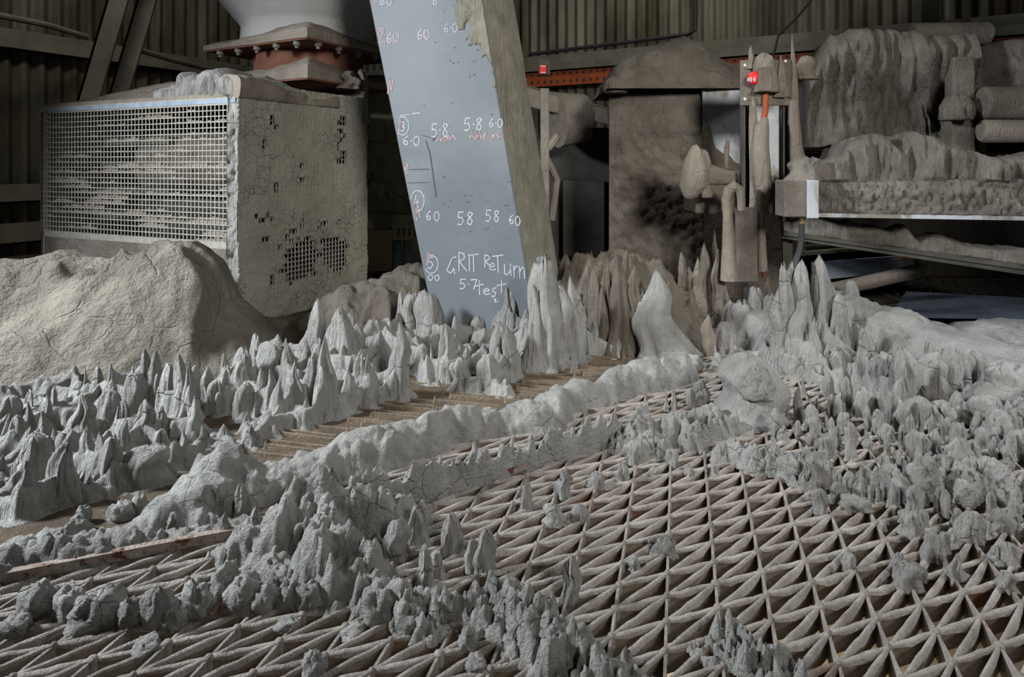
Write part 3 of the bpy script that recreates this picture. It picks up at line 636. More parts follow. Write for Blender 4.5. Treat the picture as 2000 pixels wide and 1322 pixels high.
ridge('dust_windrow', 'bright lumpy dust windrow among the small spires at the right', 'dust windrow',
      [(1690,925,950,.018),(1740,900,948,.026),(1790,885,945,.034),(1820,882,942,.034),(1860,920,960,.03),(1910,930,968,.026),(1960,940,980,.026),(2040,955,995,.026)], 79, ragged=.5, freq=34, prof=1.8, warp=.03, lump=.018)
ridge('dust_windrow', 'lumpy dust windrow at the right edge below the mound', 'dust windrow',
      [(1940,830,865,.03),(1980,800,850,.05),(2040,790,845,.06)], 80, ragged=.45, freq=30, prof=1.8, warp=.03, lump=.018)
# round-topped cone
rc = thing('dust_cone', 'round-topped pale dust cone with a flat cap, left of the spiny mound', 'dust cone', (*gp(1462, 800), 0))
spire(1462, 694, 812, 138, 'finger', 'body', rc, 'dust', .8, 33, flute=.08)
x, y = gp(1462, 812); blob('cap', x+.002, y-.040, .050, .034, .020, .044, 5, 'dust_lump', rc, .5)
# loose lumps
LUMPS = [(30,1185,1230,60),(75,1110,1190,70),(135,1120,1200,60),(190,1130,1210,96),(250,1150,1215,50),(312,1118,1215,62),(345,1165,1215,50),(385,1110,1195,58),(440,1085,1150,50),(475,1100,1180,72),(520,1125,1185,50),(535,1060,1120,66),(545,1085,1140,56),(565,1110,1180,40),(605,1115,1180,52),(745,1115,1200,70),(800,1150,1215,66),(235,975,1010,46),(150,1005,1045,48),(100,1025,1060,60),(40,1040,1070,50),(275,960,1000,34),(165,985,1020,26),
(612,1260,1310,46),(560,1200,1222,44),(690,1215,1232,48),(770,1200,1225,26),(795,1195,1220,26),(285,1240,1262,54),(915,1215,1260,34),(930,1280,1300,44),(640,1080,1150,60),(680,1110,1165,50),(1345,905,925,20),(1277,910,925,20),(1505,1255,1290,34),(1670,965,990,54),(1480,885,915,40),(1545,885,930,56),(1595,880,925,50),(1330,800,850,60),(1275,835,870,44),(1390,790,830,50),(985,1175,1215,50),(1060,1180,1240,60),(1105,1230,1280,50),(1150,1260,1300,44),
(1745,905,965,60),(1800,890,965,60),(1880,925,975,60),(1960,905,955,50),(1355,690,720,34),(1335,700,730,30),(1310,670,700,28)]
for k, (px, ty, by_, w) in enumerate(LUMPS):
    x, y = gp(px, by_); hw = w/2/F*y; hh = max(.008, zat(ty, y)); flat = (by_-ty) < w*.5
    o = blob('dust_lump', x, y, -.002, hw*1.05, hw*.9, hh/1.4*(.75 if by_ > 1050 and px < 850 else 1), 100+k, 'dust_lump', None, .55, 1.7, 4, k*1.3)
    if by_ > 1050 and px < 850: tag(o, 'broken grey dust lump in the heap below the left angle bar', 'dust lump', 'dust lumps in the left foreground heap')
    elif px < 300: tag(o, 'knobbly dust lump on the brown strip behind the left angle bar', 'dust lump', 'dust lumps behind the left angle bar')
    elif px > 1200: tag(o, 'crumbly pale dust lump lying along the windrows at the right', 'dust lump', 'dust lumps along the right windrows')
    else: tag(o, 'grey dust lump lying loose on the grating near the front', 'dust lump', 'loose dust lumps on the grating')
for k, (px, py, w) in enumerate([(392, 1192, 30), (520, 1190, 18)]):
    x, y = gp(px, py); o = blob('foil_scrap', x, y, .012, w/2/F*y, .006, .006, 300+k, 'foil', None, .5, 2.5, 2)
    tag(o, ['larger crumpled silver foil scrap among the dust lumps at the left', 'tiny silver foil scrap at the edge of the front grating'][k], 'foil scrap')

# ------------------------------------------------------------------ mounds at the back
def mound_left(X, Y):
    crest = [(-200,505),(0,497),(130,490),(200,512),(280,496),(330,475),(370,468),(420,510),(448,590),(500,640),(535,690),(560,760)]
    Dc = 1.72
    px = 1000+F*X/(Dc+(Y-Dc)*.35)
    zc = np.interp(px, [c[0] for c in crest], [zat(c[1], Dc) for c in crest])
    Df = np.interp(px, [-200, 0, 250, 420, 560], [1.26, 1.34, 1.38, 1.44, 1.55])
    wob = (fbm(X*5, Y*5, 3)-.5)*.12
    t = np.clip((Y+wob-Df)/(Dc-Df), 0, 1); f = (3*t*t-2*t**3)**.62
    bk = np.clip(1-(Y-Dc)/.42, 0, 1); f = np.where(Y > Dc, bk*bk*(3-2*bk), f)
    z = zc*f
    return np.where(f > 0, z+f*((fbm(X*6, Y*6, 8, 5)-.5)*.13+(.5-np.abs(fbm(X*7, Y*7, 18, 3)-.5)*4)*.022+(fbm(X*30, Y*14, 9, 3)-.5)*.018)*np.where(t < 1, 1, .5), 0)
tag(hfield('dust_mound', -2.3, -.55, 1.2, 2.15, .007, mound_left, 'dust_mound', None, .001), 'smooth broad cracked dust mound at the left in front of the mesh guard', 'dust mound')
bh = ridge_px([(640,600,640,.08),(690,562,632,.13),(750,548,625,.15),(830,522,610,.17),(900,520,600,.15)])
x0, x1, y0, y1 = bbox(bh, .22)
tag(hfield('dust_hump', x0, x1, y0, y1, .006, ridge_fn(bh, 91, .18, 8, 3.2, .03, .012), 'dust_brown_shaded'), 'rounded olive dust hump between the mesh guard and the chute', 'dust hump')
hp = thing('dust_heap', 'brown fluted dust heap between the chute foot and the dusty cabinet', 'dust heap', (*gp(1200, 690), 0))
hh_ = ridge_px([(1090,545,660,.12),(1140,515,655,.15),(1200,505,655,.17),(1250,520,655,.16),(1300,560,655,.14),(1345,600,650,.1)])
x0, x1, y0, y1 = bbox(hh_, .24)
hfield('body', x0, x1, y0, y1, .006, ridge_fn(hh_, 92, .22, 14, 2.2, .035, .012), 'dust_brown_shaded', hp)
for (px, ty, by_, w, sh) in [(1205,497,690,60,'tooth'),(1188,502,685,46,'tooth'),(1225,487,670,42,'tooth'),(1160,520,685,44,'tooth'),(1240,520,690,54,'tooth'),(1143,498,640,24,'leaf'),(1156,492,630,26,'tooth'),(1106,500,625,32,'finger'),(1262,505,640,24,'finger'),(1175,560,690,36,'tooth'),(1220,560,692,44,'tooth'),(1255,560,690,40,'tooth')]:
    spire(px, ty, by_, w, sh, 'spire', hp, 'dust_brown_shaded', 1.0)
SL = [(1283,531,694,98,'tooth','dust','broad leaning grey dust slab before the brown heap'),(1252,580,692,36,'slab','dust','narrow dust slab at the left foot of the broad leaning slab'),(1330,494,640,18,'finger','dust_warm','thin dust finger with a pale knob beside the cabinet'),(1339,503,630,22,'tooth','dust_warm','pointed dust spike just right of the thin finger'),(1347,524,628,26,'leaf','dust','pale leaf-shaped dust blade leaning near the cabinet foot'),
      (1364,504,645,32,'tooth','dust_warm','split dust spike in front of the cabinet'),(1376,476,632,24,'leaf','dust_warm','tall narrow dust blade left of the bent pipe'),(1397,450,620,34,'tooth','dust_warm','tallest dust spike beside the bent pipe'),(1405,500,640,26,'slab','dust_warm','pale dust slab at the foot of the tallest spike'),(1417,554,640,28,'tooth','dust','short grey dust spike below the bent pipe'),(1385,617,694,24,'leaf','dust_warm','lone dust blade left of the spiny mound'),(1360,560,655,40,'slab','dust_warm','blunt dust block leaning under the split spike'),(1470,528,620,20,'tooth','dust_warm','dark narrow dust spike under the hanging cable'),(1500,540,625,22,'tooth','dust_warm','dark dust spike behind the hanging cable tip')]
for (px, ty, by_, w, sh, mt, lab) in SL: tag(spire(px, ty, by_, w, sh, 'dust_spike', None, mt, .6), lab, 'dust spike')
x, y = gp(1352, 655); bm_ = MB(); bm_.hexa([P(1330, 625, y), P(1345, 605, y), P(1385, 640, y-.03), P(1372, 655, y-.03), P(1335, 615, y+.06), P(1350, 600, y+.06), P(1388, 632, y+.03), P(1375, 650, y+.03)])
o = bm_.build('dust_slab', M['dust_warm'], None, False, bevel=.006); tag(o, 'fallen dust slab lying aslant between the heap and the spiny mound', 'dust slab')
tag(blob('dust_heap', *gp(1960, 668), 0, .15, .09, .045, 77, 'dust_lump', None, .3, 1.5, 6), 'low dust heap at the right edge behind the long mound', 'dust heap')

# ------------------------------------------------------------------ leaning grey chute with chalk marks
Dl_, Dr_, Db_ = 1.90, 1.75, 2.00
def cf(py):
    return P(720+.2*py, py, Dl_), P(943+.1635*py, py, Dr_), P(1003+.164*py, py, Db_)
A_, B_, C_ = cf(0)[0], cf(0)[1], cf(500)[1]
nF = np.cross(B_-A_, C_-A_); nF = nF/np.linalg.norm(nF); nF = nF if nF[1] < 0 else -nF
def onface(px, py, lift=.0012):
    d = np.array([(px-1000)/F, 1, -(py-HZ)/F]); o_ = np.array([0, 0, H]); t = np.dot(A_-o_, nF)/np.dot(d, nF); return o_+d*t+nF*lift
_cf = cf
def cf(py):
    a, b_, c = _cf(py); return onface(720+.2*py, py, 0), onface(943+.1635*py, py, 0), c
t0, t1 = cf(-160), cf(676)
ch = thing('steel_chute', 'leaning grey steel chute with chalk numbers, rising from the dust in the middle', 'chute', (.0, 1.8, 0))
def bl(t): return t[0]+(t[2]-t[1])
bb = MB(); bb.hexa([t1[0], t1[1], t1[2], bl(t1), t0[0], t0[1], t0[2], bl(t0)])
bb.build('duct', M['chute'], ch, False, bevel=.006)
# dust coat on the right side
rows = 70; cols = 14; V = []
for i in range(rows):
    a = cf(-150+i*(675+150)/(rows-1)); n_ = np.cross(a[2]-a[1], np.array([0, 0, 1])); n_ = n_/np.linalg.norm(n_); n_ = n_ if n_[0] > 0 else -n_
    for j in range(cols):
        t = j/(cols-1); p = a[1]+(a[2]-a[1])*t
        d = .010*math.sin(math.pi*min(1, t*1.0+.02))**.5+.012*float(fbm(np.array(t*9.), np.array(i*.12), 5))*math.sin(math.pi*t)**.5
        V.append(p+n_*(d if 0 < j < cols-1 else -.004))
Fq = np.array([(i*cols+j, (i+1)*cols+j, (i+1)*cols+j+1, i*cols+j+1) for i in range(rows-1) for j in range(cols-1)])
mesh('dust_coat', V, Fq, M['chute_side'], ch, True)['label'] = 'streaked dust coat on the right side'
def stroke(mb, pts, w=.0031):
    q = [onface(*p) for p in pts]
    for a, c in zip(q[:-1], q[1:]):
        d = (c-a)/max(1e-9, np.linalg.norm(c-a)); s_ = np.cross(d, nF)*w/2; a2 = a-d*w*.3; c2 = c+d*w*.3; dp = -nF*.0009
        mb.hexa([a2-s_+dp, c2-s_+dp, c2+s_+dp, a2+s_+dp, a2-s_, c2-s_, c2+s_, a2+s_])
GL = {'0': [[(.5,0),(.15,.2),(.05,.6),(.3,1),(.7,.95),(.9,.5),(.75,.1),(.45,0)]], '2': [[(.1,.25),(.35,0),(.8,.1),(.8,.4),(.1,1),(.9,.95)]], '3': [[(.15,.1),(.6,0),(.8,.25),(.4,.48),(.85,.7),(.6,1),(.1,.92)]],
      '4': [[(.45,0),(.1,.65),(.9,.6)],[(.65,.3),(.6,1)]], '5': [[(.85,0),(.25,.02),(.15,.45),(.6,.42),(.85,.7),(.55,1),(.1,.95)]], '6': [[(.75,0),(.3,.3),(.1,.7),(.4,1),(.8,.85),(.7,.55),(.2,.62)]],
      '7': [[(.05,.05),(.9,0),(.45,1)]], '8': [[(.8,.1),(.45,0),(.2,.22),(.8,.7),(.6,1),(.2,.9),(.25,.6),(.85,.15)]], 'O': [[(.5,0),(.1,.3),(.1,.75),(.5,1),(.9,.7),(.85,.25),(.5,0)]],
      'G': [[(.95,.05),(.6,.1),(.1,.85),(.5,.98),(.75,.7)],[(.75,.7),(.85,1)]], 'R': [[(.2,1),(.2,0),(.65,.05),(.75,.3),(.25,.5),(.95,1)]], 'I': [[(.5,0),(.5,1)]], 'T': [[(0,.08),(1,0)],[(.5,.04),(.55,1)]],
      'e': [[(.1,.6),(.85,.5),(.6,.15),(.2,.35),(.15,.8),(.5,1),(.95,.85)]], 't': [[(.5,0),(.5,1)],[(.05,.4),(.95,.25)]], 'u': [[(.1,.1),(.15,.85),(.5,.95),(.8,.6),(.85,.05)],[(.85,.3),(.9,1)]], 'r': [[(.2,.1),(.3,1)],[(.25,.5),(.5,.15),(.8,.15)]], 'n': [[(.15,.1),(.2,1)],[(.2,.5),(.55,.1),(.8,.3),(.85,1)]], 's': [[(.8,.1),(.3,.2),(.3,.45),(.8,.6),(.6,1),(.1,.95)]], '.': [[(.35,.48),(.65,.52)]]}
def write(mb, text, x, y, w, h, slope=0.0, gap=.25, wd=.0031):
    mt, own = (M['chalk_pink'] if mb is PINK else M['chalk']), MB(); mb = own; isnum = text[0].isdigit()
    for c in text:
        ww = w*(.45 if c in '.I' else 1)
        if c != ' ':
            for l in GL[c]: stroke(mb, [(x+a*ww, y+b*h+(a*ww)*slope) for a, b in l], wd)
        x += ww*(1+gap); y += ww*(1+gap)*slope
    own.build('chalk_number' if isnum else 'chalk_letter', mt, ch)
PINK = object()
def ring(mb, cx, cy, rx, ry, a0=0, a1=360): stroke(mb, [(cx+rx*math.cos(math.radians(a)), cy+ry*math.sin(math.radians(a))) for a in np.linspace(a0, a1, 15)])
ck = MB(); ring_ = ring
def ring(mb, *a):
    m_ = MB(); ring_(m_, *a); m_.build('chalk_ring', M['chalk'], ch)
write(ck, '60', 755, 64, 12, 20, .0, .1, .003); write(ck, '60', 815, 57, 12, 20, 0, .1, .003); write(ck, '6.0', 867, 46, 11, 17, 0, .05, .0025)
write(ck, '6', 845, -8, 11, 18, 0, .1, .003); write(ck, '60', 742, -8, 12, 18, 0, .1, .003)
ring(ck, 787, 246, 12, 18, -120, 130); write(ck, '3', 781, 238, 12, 18); write(ck, '6.0', 787, 265, 13, 18, .05, .1); write(ck, '5.8', 842, 242, 14, 26, -.03, .05); write(ck, '5.8', 906, 231, 15, 24, -.02, .05); write(ck, '6.0', 955, 232, 11, 17, 0, .05)
stroke(ck, [(782, 226), (800, 223)], .002); stroke(ck, [(805, 222), (820, 221)], .003)
ring(ck, 816, 392, 13, 20, -170, 100); write(ck, '4', 808, 382, 12, 22); write(ck, '60', 832, 411, 12, 18, .1, .3); write(ck, '58', 893, 414, 15, 25, .0, .2); write(ck, '58', 948, 410, 13, 22, .05, .2); write(ck, '60', 994, 418, 11, 18, .25, .1)
ring(ck, 843, 516, 13, 18, -110, 150); write(ck, '5', 835, 502, 13, 22); write(ck, '00', 836, 536, 11, 11, .05, .15)
write(ck, 'G', 871, 500, 21, 34); write(ck, 'R', 893, 493, 20, 36); write(ck, 'I', 914, 497, 14, 32); write(ck, 'T', 915, 496, 20, 34); write(ck, 'R', 944, 498, 17, 24); write(ck, 'e', 955, 511, 14, 17); write(ck, 'T', 962, 498, 21, 34); write(ck, 'u', 984, 514, 16, 24); write(ck, 'r', 1001, 516, 13, 26); write(ck, 'n', 1013, 518, 14, 26)
write(ck, '5.7', 897, 545, 14, 19, .02, .1); write(ck, 't', 928, 548, 18, 27); write(ck, 'e', 942, 561, 17, 14); write(ck, 's', 959, 560, 13, 19); write(ck, 't', 970, 548, 20, 24); stroke(ck, [(965, 585), (970, 583), (966, 590), (974, 588)], .003)
ck.build('chalk_tick', M['chalk'], ch)
cp = MB(); rp_ = np.random.default_rng(4)
def scrib(x0, y0, x1, y1, n_, wd=.003):
    cp = MB(); stroke(cp, [(x0+(x1-x0)*k/n_+3*rp_.standard_normal(), (y0 if k % 2 else y1)+2*rp_.standard_normal()) for k in range(n_+1)], wd); cp.build('chalk_scribble', M['chalk_pink'], ch)
scrib(855, 264, 886, 276, 12); scrib(918, 258, 946, 272, 12); scrib(963, 258, 982, 270, 8); scrib(792, 320, 800, 340, 5); scrib(812, 398, 817, 425, 6); scrib(833, 490, 839, 515, 6); scrib(757, 155, 764, 182, 5); scrib(778, 232, 781, 255, 5)
write(PINK, '2', 738, 60, 12, 24, 0, .1, .003); stroke(cp, [(738, 56), (750, 56), (752, 90)], .0025); write(PINK, '0', 826, 57, 11, 18, 0, .1, .003); write(PINK, '0', 766, 66, 11, 18, 0, .1, .003); write(PINK, '4', 726, -8, 12, 16, 0, .1, .003)
cp.build('chalk_scribble', M['chalk_pink'], ch)
sc_ = MB()
for pts, w in [([(800,331),(838,330)],.002),([(798,357),(835,356)],.0018),([(832,275),(840,300),(845,335),(852,385)],.003),([(824,264),(850,270),(845,275)],.002),([(990,355),(1002,355)],.0015),([(985,401),(993,401)],.0015)]: stroke(sc_, pts, w)
for k in range(46): 
    x_, y_ = 800+rp_.random()*200, 60+rp_.random()*440
    if 735+.2*y_ < x_ < 925+.16*y_: stroke(sc_, [(x_, y_), (x_+1+2*rp_.random(), y_+rp_.random())], .0014+.0015*rp_.random())
sc_.build('scratches', M['scratch'], ch)['label'] = 'dark scratches and specks'
gx_, gy_ = 90, 60; V = []; keep = []
for i in range(gx_):
    for j in range(gy_):
        py = -20+190*i/(gx_-1); px = (850+.1*py)+(943+.1635*py-(850+.1*py)-1)*j/(gy_-1); q = j/(gy_-1)
        m_ = q*1.15-.33-(py/150)*.75+(float(fbm(np.array(px*.06), np.array(py*.04), 3, 4))-.5)*1.3
        keep.append(m_ > 0); V.append(onface(px, py, -.002+.006*min(1, max(0, m_)*6)+.004*float(fbm(np.array(px*.16), np.array(py*.06), 9, 3))*(m_ > 0)))
fq = [(i*gy_+j, i*gy_+j+1, (i+1)*gy_+j+1, (i+1)*gy_+j) for i in range(gx_-1) for j in range(gy_-1) if keep[i*gy_+j] or keep[(i+1)*gy_+j+1]]
mesh('dust_patch', V, fq, M['chute_side'], ch, True)['label'] = 'crusted brown dust patch at the top'
open_dust = drape('dust_crust', (cf(40)[1][0]-.085, 1.0), (cf(40)[1][0], 1.0), 0, pl([0, 1], [.1, .1]), .02, 'dust_warm') if False else None

# ------------------------------------------------------------------ wire mesh guard on the left
K0 = np.array([(460-1000)/F*1.95, 1.95]); KL = np.array([(80-1000)/F*2.33, 2.33]); KR = np.array([(714-1000)/F*2.45, 2.45])
gd = thing('machine_guard', 'dust-clogged wire mesh machine guard standing at the left', 'machine guard', (*K0, 0))
zt_, zb_ = .683, .258
u = (K0-KL); Lf = np.linalg.norm(u); u = u/Lf; nf = np.array([u[1], -u[0]])
mb = MB(); pit = .0172; nx_ = int(Lf/pit); nz_ = int((zt_-zb_)/pit)
for i in range(nx_+1):
    p = KL+u*i*Lf/nx_; w = .0016; mb.wallbox(p-u*w, p+u*w, zb_, zt_, .003)
for k in range(nz_+1):
    z = zb_+(zt_-zb_)*k/nz_; mb.wallbox(KL-nf*-.0006, K0-nf*-.0006, z-.0016, z+.0016, .0032)
mb.build('front_mesh', M['screen_wire'], gd)
cl = MB(); rg = np.random.default_rng(8)
for i in range(nx_):
    for k in range(nz_):
        fx, fz = i/nx_, k/nz_
        q = float(fbm(np.array(fx*5.), np.array(fz*26.), 4)); e = max(0, (fx-.80)/.2)*max(0, 1-abs(fz-.15)*1.6)
        hfrac = np.clip((q-.535)*3.4+e*.9+.3*(rg.random()-.4), 0, 1)
        if hfrac < .12: continue
        a = KL+u*(i*Lf/nx_)+nf*-.002; c = KL+u*((i+1)*Lf/nx_)+nf*-.002; z = zb_+(zt_-zb_)*k/nz_; h_ = pit*hfrac
        cl.wallbox(a, c, z, z+h_*(.6+.6*rg.random()), .004, z, min(z+pit, z+h_*(.4+.9*rg.random())))
cl.build('clogging_dust', M['dust_warm'], gd)['kind'] = 'stuff'
# side panel with plugged cells and a few open holes
v = (KR-K0); Ls = np.linalg.norm(v); v = v/Ls; ns_ = np.array([v[1], -v[0]])
ncx = int(Ls/.0155); ncz = int(.75/.0155)
HO = [(527,228),(530,240),(534,245),(513,276),(513,283),(590,328),(590,354),(538,358),(538,372),(501,420),(520,420),(510,430),(528,430),(588,433),(588,440),(626,434),(636,434),(660,430),(622,446),(645,450),(648,462),(638,455),(570,455),(518,466),(545,466),(530,545),(532,553)]
def hole(px, py):
    nz_q = float(fbm(np.array(px*.05), np.array(py*.05), 6, 3))
    if 540 < px < 625 and 455 < py < 575: return ((px-582)/34)**2+((py-510)/46)**2 < -.15+2.4*nz_q+.5*(rg.random()-.5)
    if 622 <= px < 680 and 450 < py < 565: return ((px-650)/26)**2+((py-492)/44)**2 < -.15+2.4*nz_q+.5*(rg.random()-.5)
    if 655 < px < 675 and 225 < py < 320: return rg.random() < .55
    return any(abs(px-a) < 4.6 and abs(py-b) < 4.8 for a, b in HO)
sd = []; sf = []; wir = MB()
rag = np.zeros((ncx+1, ncz+1, 3))
fill_on = np.ones((ncx, ncz), bool)
for i in range(ncx):
    for k in range(ncz):
        p = K0+v*(i+.5)*Ls/ncx; z = .75*(k+.5)/ncz
        fill_on[i, k] = not hole(1000+F*p[0]/p[1], HZ+(H-z)*F/p[1])
SB = 3
gx, gz = ncx*SB+1, ncz*SB+1
I, Kk = np.meshgrid(np.arange(gx), np.arange(gz), indexing='ij')
s_, zz = I*Ls/(gx-1), Kk*.75/(gz-1)
off = .004+.005*fbm(s_*40, zz*40, 3, 4)+.008*fbm(s_*9, zz*9, 6)-.004*((I % SB == 0) | (Kk % SB == 0))*(vn(s_*22, zz*22, 2) > .5)
Vp = np.stack([K0[0]+v[0]*s_+ns_[0]*off, K0[1]+v[1]*s_+ns_[1]*off, zz], -1).reshape(-1, 3)
idx = np.arange(gx*gz).reshape(gx, gz)
onq = np.repeat(np.repeat(fill_on, SB, 0), SB, 1)
q = np.stack([idx[:-1, :-1], idx[1:, :-1], idx[1:, 1:], idx[:-1, 1:]], -1)[onq]
sp = mesh('side_panel', Vp, q, M['plugged'], gd, True); so = sp.modifiers.new('thick', 'SOLIDIFY'); so.thickness = .012; so.offset = -1
for i in range(0, ncx+1):
    p = K0+v*i*Ls/ncx
    if p[1] > 2.02: wir.wallbox(p-v*.0014, p+v*.0014, .05, .74, .003)
for k in range(4, ncz): z = .75*k/ncz; wir.wallbox(K0+v*.01, KR, z-.0014, z+.0014, .003)
wir.build('side_mesh', M['screen_wire'], gd)
# frame, lid, back, lower skirt
fb = MB()
fb.wallbox(KL, K0, zt_, zt_+.022, .02); fb.wallbox(KL, K0, zb_-.02, zb_, .015)
for p in (KL, KL+u*(Lf-.02)): fb.wallbox(p, p+u*.02, 0, zt_+.02, .02)
fb.wallbox(KR-v*.02, KR, 0, .80, .02); fb.wallbox(KL+v*.5, KL+v*.52, 0, .7, .02)
fb.build('frame', M['screen_wire'], gd)
bl_ = MB(); bl_.wallbox(KL-nf*-.001+nf*.0015, K0+nf*.0015, zt_+.004, zt_+.018, .001); bl_.build('blue_rail', M['blue'], gd)['label'] = 'faded blue top rail'
ld = MB(); q4 = [KL, K0, K0+v*Ls, KL+v*Ls]
ld.hexa([(*q4[0], zt_+.022), (*q4[1], zt_+.022), (*q4[2], .73), (*q4[3], .73), (*q4[0], zt_+.034), (*q4[1], zt_+.034), (*q4[2], .745), (*q4[3], .745)]); ld.build('lid', M['dust_warm'], gd)
sk = MB(); sk.wallbox(KL+u*.03, K0-u*.03, .0, zb_-.02, .01); sk.build('skirt', M['crusted'], gd)
bkp = MB(); bkp.wallbox(KL+v*Ls, KR, 0, .73, .012); bkp.wallbox(KL+v*Ls, KL, 0, .7, .012); bkp.build('back_panels', M['dark_metal'], gd)
# dust on the lid and corner
def lidline(px, py, D): return P(px, py, D)
top_l = drape('dust_roll', KL+v*.06+u*.03, KL+v*.20+u*.62, .70, pl([0, .05, .1, .55, .9, 1], [.715, .735, .742, .79, .815, .78]), .14, 'dust_warm', None, .010, 6, 6, 3, .008, ragged=.004)
tag(top_l, 'long smooth dust roll lying on the lid of the mesh guard', 'dust roll')
c1 = drape('dust_crest', KL+u*.58+v*.02, K0+v*.01+u*.0, zt_+.02, pl([0, .15, .3, .5, .7, .85, 1], [.73, .76, .79, .775, .80, .795, .775]), .30, 'dust', None, .034, 22, 6, 7, .006, ragged=.03)
tag(c1, 'knobbly dust crest along the guard lid near its front corner', 'dust crest')
c2 = drape('dust_crest', K0+ns_*.012, K0+v*.42+ns_*.012, .70, pl([0, .2, .4, .6, .8, 1], [.775, .78, .755, .745, .73, .75]), .22, 'dust_warm', None, .018, 9, 5, 8, .007, ragged=.006)
tag(c2, 'smooth dust crest above the plugged side of the mesh guard', 'dust crest')
ce = drape('dust_edge', K0-u*.022-nf*-.012, K0+v*.012+u*.006+nf*.010, 0.10, pl([0, 1], [.76, .77]), .035, 'dust', gd, .014, 40, 24, 12, .006, ragged=.01)
ce['label'] = 'thick dust edge running down the front corner'
for (px, ty, by_, D, w, nm) in [(685,138,175,2.42,44,'pair'),(705,135,240,2.44,30,'pair')]:
    x, z = (px-1000)/F*D, zat(by_, D); V, f = loft(x, D, z, x, D, zat(ty, D), w/2/F*D, w/3/F*D, .4, int(px), 'finger')
    tag(mesh('dust_hump', V, f, M['dust_warm'], None, True), ['sloping dust hump above the far edge of the guard side', 'upright rounded dust hump at the rear corner of the guard'][px > 700], 'dust hump')
# machine inside the guard
ms = thing('motor', 'dusty round motor body seen through the mesh of the guard', 'motor', (-1.15, 2.35, 0))
m_ = MB(); c0 = np.array(KL+u*.30+v*.25); c1_ = np.array(KL+u*.80+v*.22); m_.tube([(*c0, .50), (*c1_, .50)], .12, 24); o = m_.build('casing', M['dust_warm'], ms, True)
m_ = MB(); m_.wallbox(c0-v*.1, c1_-v*.1, .0, .38, .2); m_.build('foot', M['dark_metal'], ms)
m_ = MB(); 
for k in range(4): m_.wallbox(KL+u*(.1+.02*k)+v*.12, KL+u*.5+v*.12, .30+.09*k, .325+.09*k, .10)
m_.build('shelf_ribs', M['beam'], ms)

# ------------------------------------------------------------------ hopper above the guard
hp = thing('hopper', 'worn grey hopper with a rust-red square flange above the mesh guard', 'hopper', (-.81, 2.57, .8))
cx, cy = -.812, 2.568
V, f = lathe(cx, cy, [(.26, .97), (.255, 1.03), (.265, 1.045), (.55, 1.38), (.8, 1.7)], 48); mesh('cone', V, f, M['hopper'], hp, True, 40)
V, f = lathe(cx, cy, [(.21, .80), (.21, .93)], 48); mesh('neck', V, f, M['rust_flange'], hp, True, 40)
fn_, fl_, fr_ = np.array([-.704, 2.2]), np.array([-1.18, 2.46]), np.array([-.444, 2.676]); fbk = fl_+fr_-fn_
def plate_(z0, z1, sc, mat, name, sag=0, par=hp):
    c = np.array([cx, cy]); pts = [c+(p-c)*sc for p in (fn_, fr_, fbk, fl_)]
    b = MB(); b.hexa([(*pts[0], z0), (*pts[1], z0), (*pts[2], z0), (*pts[3], z0), (*pts[0], z1), (*pts[1], z1), (*pts[2], z1), (*pts[3], z1)]); b.build(name, mat, par); return pts
pts = plate_(.930, .936, 1.0, M['rust_flange'], 'upper_flange'); plate_(.80, .806, .82, M['rust_flange'], 'lower_flange')
def cap_(pts, z, h, seed, name, par, mat):
    c_ = sum(pts)/4; pts = [c_+(p-c_)*1.015 for p in pts]
    n_ = 36; G = []
    for i in range(n_):
        for j in range(n_):
            a, c = i/(n_-1), j/(n_-1); p = pts[0]*(1-a)*(1-c)+pts[1]*a*(1-c)+pts[2]*a*c+pts[3]*(1-a)*c
            e = min(a, 1-a, c, 1-c); rim = .75 if e > .001 else 0
            hh2 = h*(.55+.7*abs(a-.45)**1.2*0+.35*(1-abs(2*a-1))*0+.5*float(fbm(np.array(a*4.), np.array(c*4.), seed)))
            hh2 += h*.7*max(0, 1-math.hypot(a, c)*2.0)
            G.append((*p, z+(hh2*min(1, .55+e*8))))
    G2 = [(g[0], g[1], z) for g in G]; n2 = n_*n_
    f = [(i*n_+j, i*n_+j+1, (i+1)*n_+j+1, (i+1)*n_+j) for i in range(n_-1) for j in range(n_-1)]
    f = [tuple(reversed(q)) for q in f]+[tuple(k+n2 for k in q) for q in f]
    edge = [(0, j) for j in range(n_)]+[(i, n_-1) for i in range(1, n_)]+[(n_-1, j) for j in range(n_-2, -1, -1)]+[(i, 0) for i in range(n_-2, 0, -1)]
    e = [i*n_+j for i, j in edge]; f += [(e[k], e[(k+1) % len(e)], e[(k+1) % len(e)]+n2, e[k]+n2) for k in range(len(e))]
    return mesh(name, G+G2, f, mat, par, True, 40)
cap_(pts, .9355, .048, 3, 'flange_dust', hp, M['dust_warm'])['label'] = 'thick dust layer on the flange'
c = np.array([cx, cy]); pts2 = [c+(p-c)*.82 for p in (fn_, fr_, fbk, fl_)]
cap_(pts2, .8055, .06, 9, 'lower_dust', hp, M['dust_warm'])['label'] = 'sloping dust pile on the lower flange'
for (a, bq) in ((pts[3], pts[0]), (pts[0], pts[1])):
    for k in range(5):
        p = a+(bq-a)*(.1+.2*k); p = c+(p-c)*.94; m_ = MB(); V, f = lathe(p[0], p[1], [(.001, .905), (.007, .906), (.007, .915), (.013, .916), (.013, .932)], 10); m_.add(V, f); m_.build('bolt', M['beam'], hp, True)

